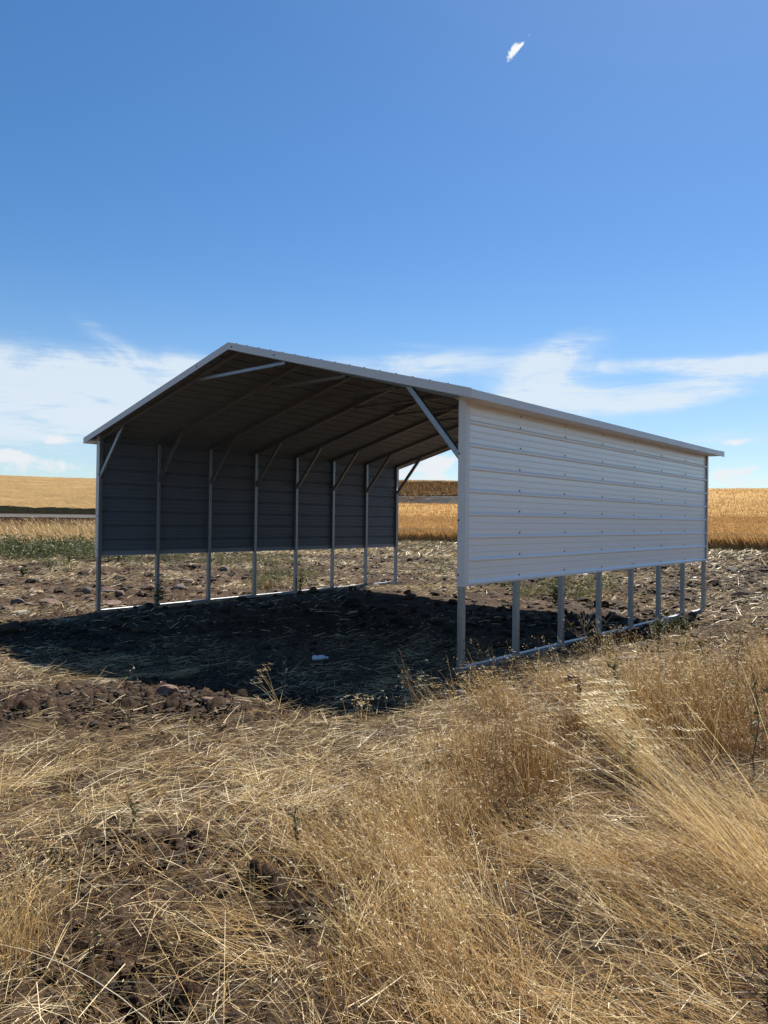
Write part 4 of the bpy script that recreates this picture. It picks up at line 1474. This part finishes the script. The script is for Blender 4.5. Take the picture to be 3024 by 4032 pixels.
def weed(px, py, h, label, cat='weed', lean=(0, 0), branch=9, blen=0.4, leaf=0, leafsize=0.05, leaf_tone=0.5, bud=0, stem_tone=0.35, stem_r=0.0035, name='weed_plant', group=None, heads_n=0):
    gx, gy = gnd(px, py)
    z = float(terrain([gx], [gy])[0])
    stem_r = stem_r * 1.3
    root = empty(name, (gx, gy, z - 0.01))
    sset(root, label, cat, group)
    st = Stuff()
    twig_ends = []
    ax = HR * lean[0] + HF * lean[1]
    main = [np.array([0, 0, 0.0])]
    for i in range(6):
        t = (i + 1) / 6
        main.append(np.array([ax[0] * h * t * t + RNG.normal(0, .012), ax[1] * h * t * t + RNG.normal(0, .012), h * t]))
    v, q = tube_chain(main, np.linspace(stem_r, stem_r * .4, 7))
    st.add(v, q, np.full(len(v), stem_tone))
    main = np.array(main)
    twig_ends.append(main[-1])
    for b in range(branch):
        t = RNG.uniform(0.2, 0.95)
        i = t * 6
        p0 = main[int(i)] * (1 - i % 1) + main[min(int(i) + 1, 6)] * (i % 1)
        a = b * 2.4 + RNG.normal(0, .4)
        L = h * blen * (1.15 - t) * RNG.uniform(0.6, 1.2)
        d = np.array([math.cos(a), math.sin(a), 0])
        pts = [p0 + d * L * u * 0.8 + np.array([0, 0, 1]) * L * (0.5 * u + 0.35 * u * u) + RNG.normal(0, .006, 3) for u in (0, .33, .66, 1)]
        v, q = tube_chain(pts, np.linspace(stem_r * .55, stem_r * .25, 4), 4)
        st.add(v, q, np.full(len(v), stem_tone + RNG.normal(0, .05)))
        twig_ends.append(pts[-1])
        for c in range(2):
            p1 = pts[2] if c else pts[1]
            e = p1 + np.array([RNG.normal(0, .3), RNG.normal(0, .3), RNG.uniform(.2, .7)]) * L * 0.45
            v, q = tube_chain([p1, (p1 + e) / 2 + RNG.normal(0, .004, 3), e], [stem_r * .35, stem_r * .3, stem_r * .2], 3)
            st.add(v, q, np.full(len(v), stem_tone))
            twig_ends.append(e)
    me_o = st.build('stem', [MAT['dry_weed']], parent=root)
    T = np.array(twig_ends)
    if leaf:
        lf = Stuff()
        idx = RNG.integers(0, len(T), leaf)
        t = RNG.uniform(0.1, 0.95, leaf)
        base = np.where(RNG.uniform(size=(leaf, 1)) < 0.5, T[idx] * RNG.uniform(0.6, 1, (leaf, 1)), main[(t * 6).astype(int)])
        lf.stems(base, RNG.uniform(0, 6.28, leaf), RNG.uniform(0.4, 1.3, leaf), leafsize * RNG.uniform(.5, 1.4, leaf), leafsize * RNG.uniform(.2, .4, leaf), leaf_tone + RNG.normal(0, .16, leaf), nseg=3, curl=RNG.uniform(0.2, 1.2, leaf), taper=0.2)
        lf.build('foliage', [MAT['green_leaf']], parent=root)
    if bud:
        V0, F0 = ico()
        idx = RNG.permutation(len(T))[:bud]
        n = len(idx)
        v = (V0[None] * RNG.uniform(0.006, 0.011, (n, 1, 1)) * np.array([1, 1, 1.3]) + T[idx][:, None]).reshape(-1, 3)
        f = (F0[None] + (np.arange(n) * 12)[:, None, None]).reshape(-1, 3)
        me = np_mesh('seed_heads', v, tris=f, mats=[MAT['dry_weed']], attrs={'tone': np.full(n * 12, 0.95)})
        sset(link('seed_heads', me, root), kind='stuff')
    return root


def tuft(px, py, n, h, spread, az, lean, label, tone=0.6, curl=0.5, width=0.0028, head=0.025, name='grass_tuft', group='tufts of dry grass', aspread=0.3, lsd=0.15):
    gx, gy = gnd(px, py)
    z = float(terrain([gx], [gy])[0])
    root = empty(name, (gx, gy, z - 0.01))
    sset(root, label, 'grass tuft', group)
    st = Stuff()
    P = np.stack([RNG.normal(0, spread, n), RNG.normal(0, spread, n), np.zeros(n)], 1)
    a = az + RNG.normal(0, aspread, n)
    t = tone + RNG.normal(0, .13, n)
    tip = st.stems(P, a, np.abs(RNG.normal(lean, lsd, n)), h * RNG.uniform(.65, 1.1, n), width * RNG.uniform(.7, 1.3, n), t, nseg=6, curl=curl * RNG.uniform(.5, 1.3, n), taper=0.35)
    sset(st.build("stems", [MAT["dry_grass"]], parent=root), kind="stuff")
    if head:
        hd = Stuff()
        for c in range(5):
            d = RNG.uniform(-0.05, 0.01, n)
            p = tip - np.stack([np.cos(a) * 0.02 * c, np.sin(a) * 0.02 * c, np.full(n, -0.004 * c)], 1)
            hd.stems(p, a + RNG.normal(0, .4, n), RNG.uniform(0.9, 1.7, n), head * RNG.uniform(.7, 1.2, n), head * 0.2, t + 0.2, nseg=1, taper=0.3)
        sset(hd.build("seed_heads", [MAT["dry_grass"]], parent=root), kind="stuff")
    return root


def build_plants():
    L, A_ = dirv(-1, 0), dirv(0, 1)
    tuft(3080, 3530, 130, 1.12, 0.08, dirv(-0.88, 0.45), 0.72, 'big sheaf of tall pale grass bending in from the right edge of the view', tone=0.72, curl=0.36, aspread=0.32, head=0.020, lsd=0.18, width=0.0030)
    tuft(2560, 3060, 160, 0.55, 0.05, dirv(-0.9, 0.4), 0.45, 'pale grass tuft arching left in front of the big sheaf at right', tone=0.72, curl=0.6)
    tuft(20, 3800, 190, 0.42, 0.07, dirv(0.6, 0.2), 0.30, 'golden grass tuft at the left edge of the foreground', tone=0.6, curl=0.5, aspread=1.3, head=0.012, width=0.0022)
    tuft(1420, 2862, 16, 0.20, 0.035, dirv(-.3, .4), 0.08, 'few upright foxtail stems at the tip of the roof shadow', tone=0.66, curl=0.2, width=0.003, aspread=1.5)
    tuft(1090, 2800, 7, 0.34, 0.05, dirv(-0.9, 0.2), 0.35, 'few long stems leaning left over the shadow edge', tone=0.7, curl=0.6, width=0.0034)
    tuft(1690, 2790, 12, 0.34, 0.06, dirv(-0.8, 0.4), 0.3, 'thin stems leaning over the shadow in front of the front right post', tone=0.62, curl=0.6)
    tuft(1960, 2790, 150, 0.33, 0.12, dirv(-0.9, 0.2), 0.25, 'drooping brome grass before the near end of the right base rail', tone=0.5, curl=1.0, head=0.016, aspread=0.9)
    tuft(2180, 2730, 150, 0.33, 0.14, dirv(-0.9, 0.2), 0.25, 'drooping brome grass before the middle of the right base rail', tone=0.45, curl=1.0, head=0.016, aspread=0.9)
    tuft(1060, 2316, 60, 0.30, 0.10, dirv(-.3, .4), 0.15, 'dark grass tuft in the shade inside the left base rail', tone=0.12, curl=0.4, head=0, width=0.008, aspread=1.5)
    g = 'tall weeds among the dry grass'
    weed(2318, 2618, 0.62, 'bare spreading weed with white buds standing against the right base rail', branch=13, blen=0.9, bud=22, stem_tone=0.55, lean=(-.25, 0), stem_r=0.005, group=g)
    weed(1935, 2700, 0.30, 'small dry weed with two white seed heads before the front right post', branch=4, blen=0.5, bud=6, stem_tone=0.5, lean=(-.1, 0), group=g)
    weed(2590, 2555, 0.34, 'dark green leafy weed against the far half of the right base rail', branch=14, blen=1.1, leaf=420, leafsize=0.05, leaf_tone=0.34, bud=16, stem_tone=0.2, group=g)
    weed(2700, 2545, 0.30, 'low dark weed at the far end of the right base rail', branch=13, blen=1.2, leaf=340, leafsize=0.05, leaf_tone=0.36, stem_tone=0.2, group=g)
    weed(2420, 2900, 0.58, 'slim green weed in the grass, straight below the fourth right post', branch=8, blen=0.35, leaf=110, leafsize=0.055, leaf_tone=0.40, stem_tone=0.18, stem_r=0.005, group=g)
    weed(2400, 2640, 0.42, 'straggly green weed close to the middle of the right base rail', branch=10, blen=0.6, leaf=150, leafsize=0.05, leaf_tone=0.36, stem_tone=0.2, stem_r=0.0045, group=g)
    weed(2780, 2800, 0.62, 'upright branching weed below the far right corner of the carport', branch=10, blen=0.5, leaf=110, leafsize=0.045, leaf_tone=0.42, bud=8, stem_tone=0.2, stem_r=0.005, lean=(-.1, 0), group=g)
    weed(2700, 2690, 0.50, 'brown branching weed right of the base rail end', branch=11, blen=0.5, leaf=60, leafsize=0.04, leaf_tone=0.5, bud=5, stem_tone=0.2, stem_r=0.0045, group=g)
    weed(2905, 2760, 0.58, 'thin dry weed between the branching weed and the right edge', branch=9, blen=0.45, leaf=50, leafsize=0.04, leaf_tone=0.5, stem_tone=0.2, stem_r=0.0045, group=g)
    weed(2975, 3060, 0.66, 'tall dark green weed at the right edge behind the big grass sheaf', branch=10, blen=0.4, leaf=60, leafsize=0.04, leaf_tone=0.45, stem_tone=0.25, stem_r=0.0035, group=g)
    weed(2480, 3110, 0.34, 'short yellowish green weed deep in the standing grass', branch=6, blen=0.4, leaf=50, leafsize=0.05, leaf_tone=0.75, stem_tone=0.4, group=g)
    weed(1165, 3410, 0.25, 'small dark green leafy weed left of the golden leaning grass', branch=5, blen=0.4, leaf=30, leafsize=0.035, leaf_tone=0.42, stem_tone=0.25, group=g)
    weed(365, 3900, 0.33, 'lone slender thistle with curled yellowed leaves in the dark soil', branch=3, blen=0.25, leaf=9, leafsize=0.045, leaf_tone=0.95, stem_tone=0.5, group=g)
    weed(522, 3290, 0.17, 'thin upright green weed in the straw at left', branch=3, blen=0.3, leaf=22, leafsize=0.04, leaf_tone=0.4, stem_tone=0.3, group=g)
    weed(522, 2700, 0.16, 'tiny dried brown weed at the left part of the shadow edge', branch=6, blen=0.5, bud=3, stem_tone=0.12, group=g)
    weed(1120, 2760, 0.32, 'thin dry weed rising over the shadow left of its tip', branch=4, blen=0.35, bud=4, stem_tone=0.4, group=g)
    weed(3035, 4010, 0.26, 'dark green weed cut by the lower right edge', branch=9, blen=0.5, leaf=60, leafsize=0.03, leaf_tone=0.3, stem_tone=0.2, group=g)
    weed(620, 2392, 0.42, 'green bushy weed at the foot of the second left post', branch=14, blen=0.8, leaf=160, leafsize=0.07, leaf_tone=0.58, stem_tone=0.4, group=g)
    weed(85, 2275, 0.26, 'low green weed beside a small dark stone at far left', branch=12, blen=1.0, leaf=140, leafsize=0.08, leaf_tone=0.4, stem_tone=0.3, group=g)
    weed(195, 2252, 0.36, 'loose green weed between the weed strip and the stones at left', branch=12, blen=0.9, leaf=130, leafsize=0.08, leaf_tone=0.62, stem_tone=0.4, group=g)
    weed(272, 2222, 0.30, 'small green weed just before the weed strip', branch=12, blen=0.7, leaf=120, leafsize=0.08, leaf_tone=0.4, stem_tone=0.3, group=g)
    weed(1180, 2332, 0.34, 'wispy green grass weed beside the fifth left post', branch=14, blen=0.8, leaf=70, leafsize=0.07, leaf_tone=0.7, stem_tone=0.5, group=g)
    weed(2190, 2385, 0.38, 'green grassy weed seen between the third and fourth right posts', branch=14, blen=0.8, leaf=130, leafsize=0.10, leaf_tone=0.55, stem_tone=0.4, group=g)


# ------------------------------------------------------------------ odds and ends
def build_litter():
    def base(px, py):
        gx, gy = gnd(px, py)
        return gx, gy, float(terrain([gx], [gy])[0])
    ang = math.atan2(HR[1], HR[0])
    # crushed white bottle in the shade
    gx, gy, z = base(1257, 2600)
    root = empty('plastic_bottle', (gx, gy, z))
    root.rotation_euler = (0, 0, ang + 0.2)
    sset(root, 'crushed white plastic bottle lying in the shade under the roof', 'bottle')
    prof = [(-.075, .012), (-.07, .028), (-.05, .034), (-.02, .029), (.01, .034), (.04, .031), (.055, .020), (.066, .012), (.078, .011)]
    pts = [np.array([t, 0, 0.032 + 0.004 * math.sin(t * 60)]) for t, r in prof]
    v, q = tube_chain(pts, [r for t, r in prof], 12)
    v[:, 2] = 0.03 + (v[:, 2] - 0.03) * 0.85
    link('body', np_mesh('body', v, q, mats=[MAT['white_plastic']], smooth=True), root)
    v, q = tube_chain([np.array([.074, 0, .03]), np.array([.078, 0, .03]), np.array([.094, 0, .03]), np.array([.096, 0, .03])], [.004, .014, .014, .003], 12)
    link('cap', np_mesh('cap', v, q, mats=[MAT['white_plastic']]), root)

    def scrap(px, py, w, mat, label, name='plastic_scrap', cat='scrap'):
        gx, gy, z = base(px, py)
        n = 9
        t = np.linspace(-1, 1, n)
        X, Y = np.meshgrid(t, t)
        k = 1 - 0.25 * fbm(X * 1.5 + px, Y * 1.5, 7, 2)
        Z = 0.55 * fbm(X * 1.6 + px * .1, Y * 1.6 + 3, 17, 3)
        top = np.stack([X * w / 2 * k, Y * w * .38 * k, Z * w * .8 + 0.012], -1).reshape(-1, 3)
        v = np.concatenate([top, top - np.array([0, 0, 0.003])])
        i = np.arange(n * n).reshape(n, n)
        q = np.stack([i[:-1, :-1], i[:-1, 1:], i[1:, 1:], i[1:, :-1]], -1).reshape(-1, 4)
        rim = np.concatenate([i[0, :], i[1:, -1], i[-1, -2::-1], i[-2:0:-1, 0]])
        r2 = np.roll(rim, -1)
        side = np.stack([rim, r2, r2 + n * n, rim + n * n], -1)
        me = np_mesh(name, v, np.concatenate([q, q[:, ::-1] + n * n, side]), mats=[MAT[mat]], smooth=True)
        o = link(name, me)
        o.location = (gx, gy, z)
        o.rotation_euler = (0, 0, ang + 0.3)
        sset(o, label, cat)
    scrap(2893, 2420, 0.10, 'red_plastic', 'bright red scrap on the soil right of the carport')
    scrap(1386, 2264, 0.06, 'orange_plastic', 'small orange scrap on the soil seen under the left wall')
    scrap(642, 2716, 0.05, 'pink_plastic', 'pinkish scrap in the straw at the shadow edge on the left')
    scrap(2500, 2770, 0.07, 'pink_plastic', 'pinkish scrap caught in the standing grass at right')
    scrap(2305, 2236 + 30, 0.13, 'white_plastic', 'white scrap on the ploughed soil seen under the right wall')
    scrap(2737, 2276, 0.12, 'white_plastic', 'white scrap on the ploughed soil behind the last right posts')
    # pale stick between stones
    gx, gy, z = base(420, 2334)
    o = MB()
    r = HR * 0.155
    o.beam((-r[0], -r[1], 0.07), (r[0], r[1], 0.06), 0.035, 0.03, chamfer=0.01)
    s = o.build('stick', MAT['pale_stone'])
    s.location = (gx, gy, z)
    sset(s, 'pale straight stick lying between the stones right of the front left post', 'stick')
    # grey plank under the weeds
    gx, gy, z = base(2460, 2610)
    o = MB()
    r, f = HR * 0.17, HF * 0.03
    o.beam((-r[0], -r[1], 0.04), (r[0], r[1], 0.055), 0.09, 0.03, chamfer=0.008)
    s = o.build('plank', MAT['old_wood'])
    s.location = (gx, gy, z)
    sset(s, 'short weathered plank lying in the grass beside the right base rail', 'plank')
    # bent rusty stake
    gx, gy, z = base(2272, 2880)
    P = [(-.01, 0, -.02), (0, 0, .12), (.012, 0, .24), (.012, .0, .33), (-.008, 0, .375), (-.05, 0, .385), (-.085, .01, .355)]
    pts = [HR * a + HF * b + np.array([0, 0, c]) for a, b, c in P]
    v, q = tube_chain(pts, [.014, .014, .015, .018, .024, .026, .018], 8)
    s = link('stake', np_mesh('stake', v, q, mats=[MAT['rust']], smooth=True))
    s.location = (gx, gy, z)
    sset(s, 'bent rusty stake with a hooked top standing in the dry grass', 'stake')


build_straw()
build_grass()
build_green()
build_clods()
build_rocks()
build_plants()
build_litter()
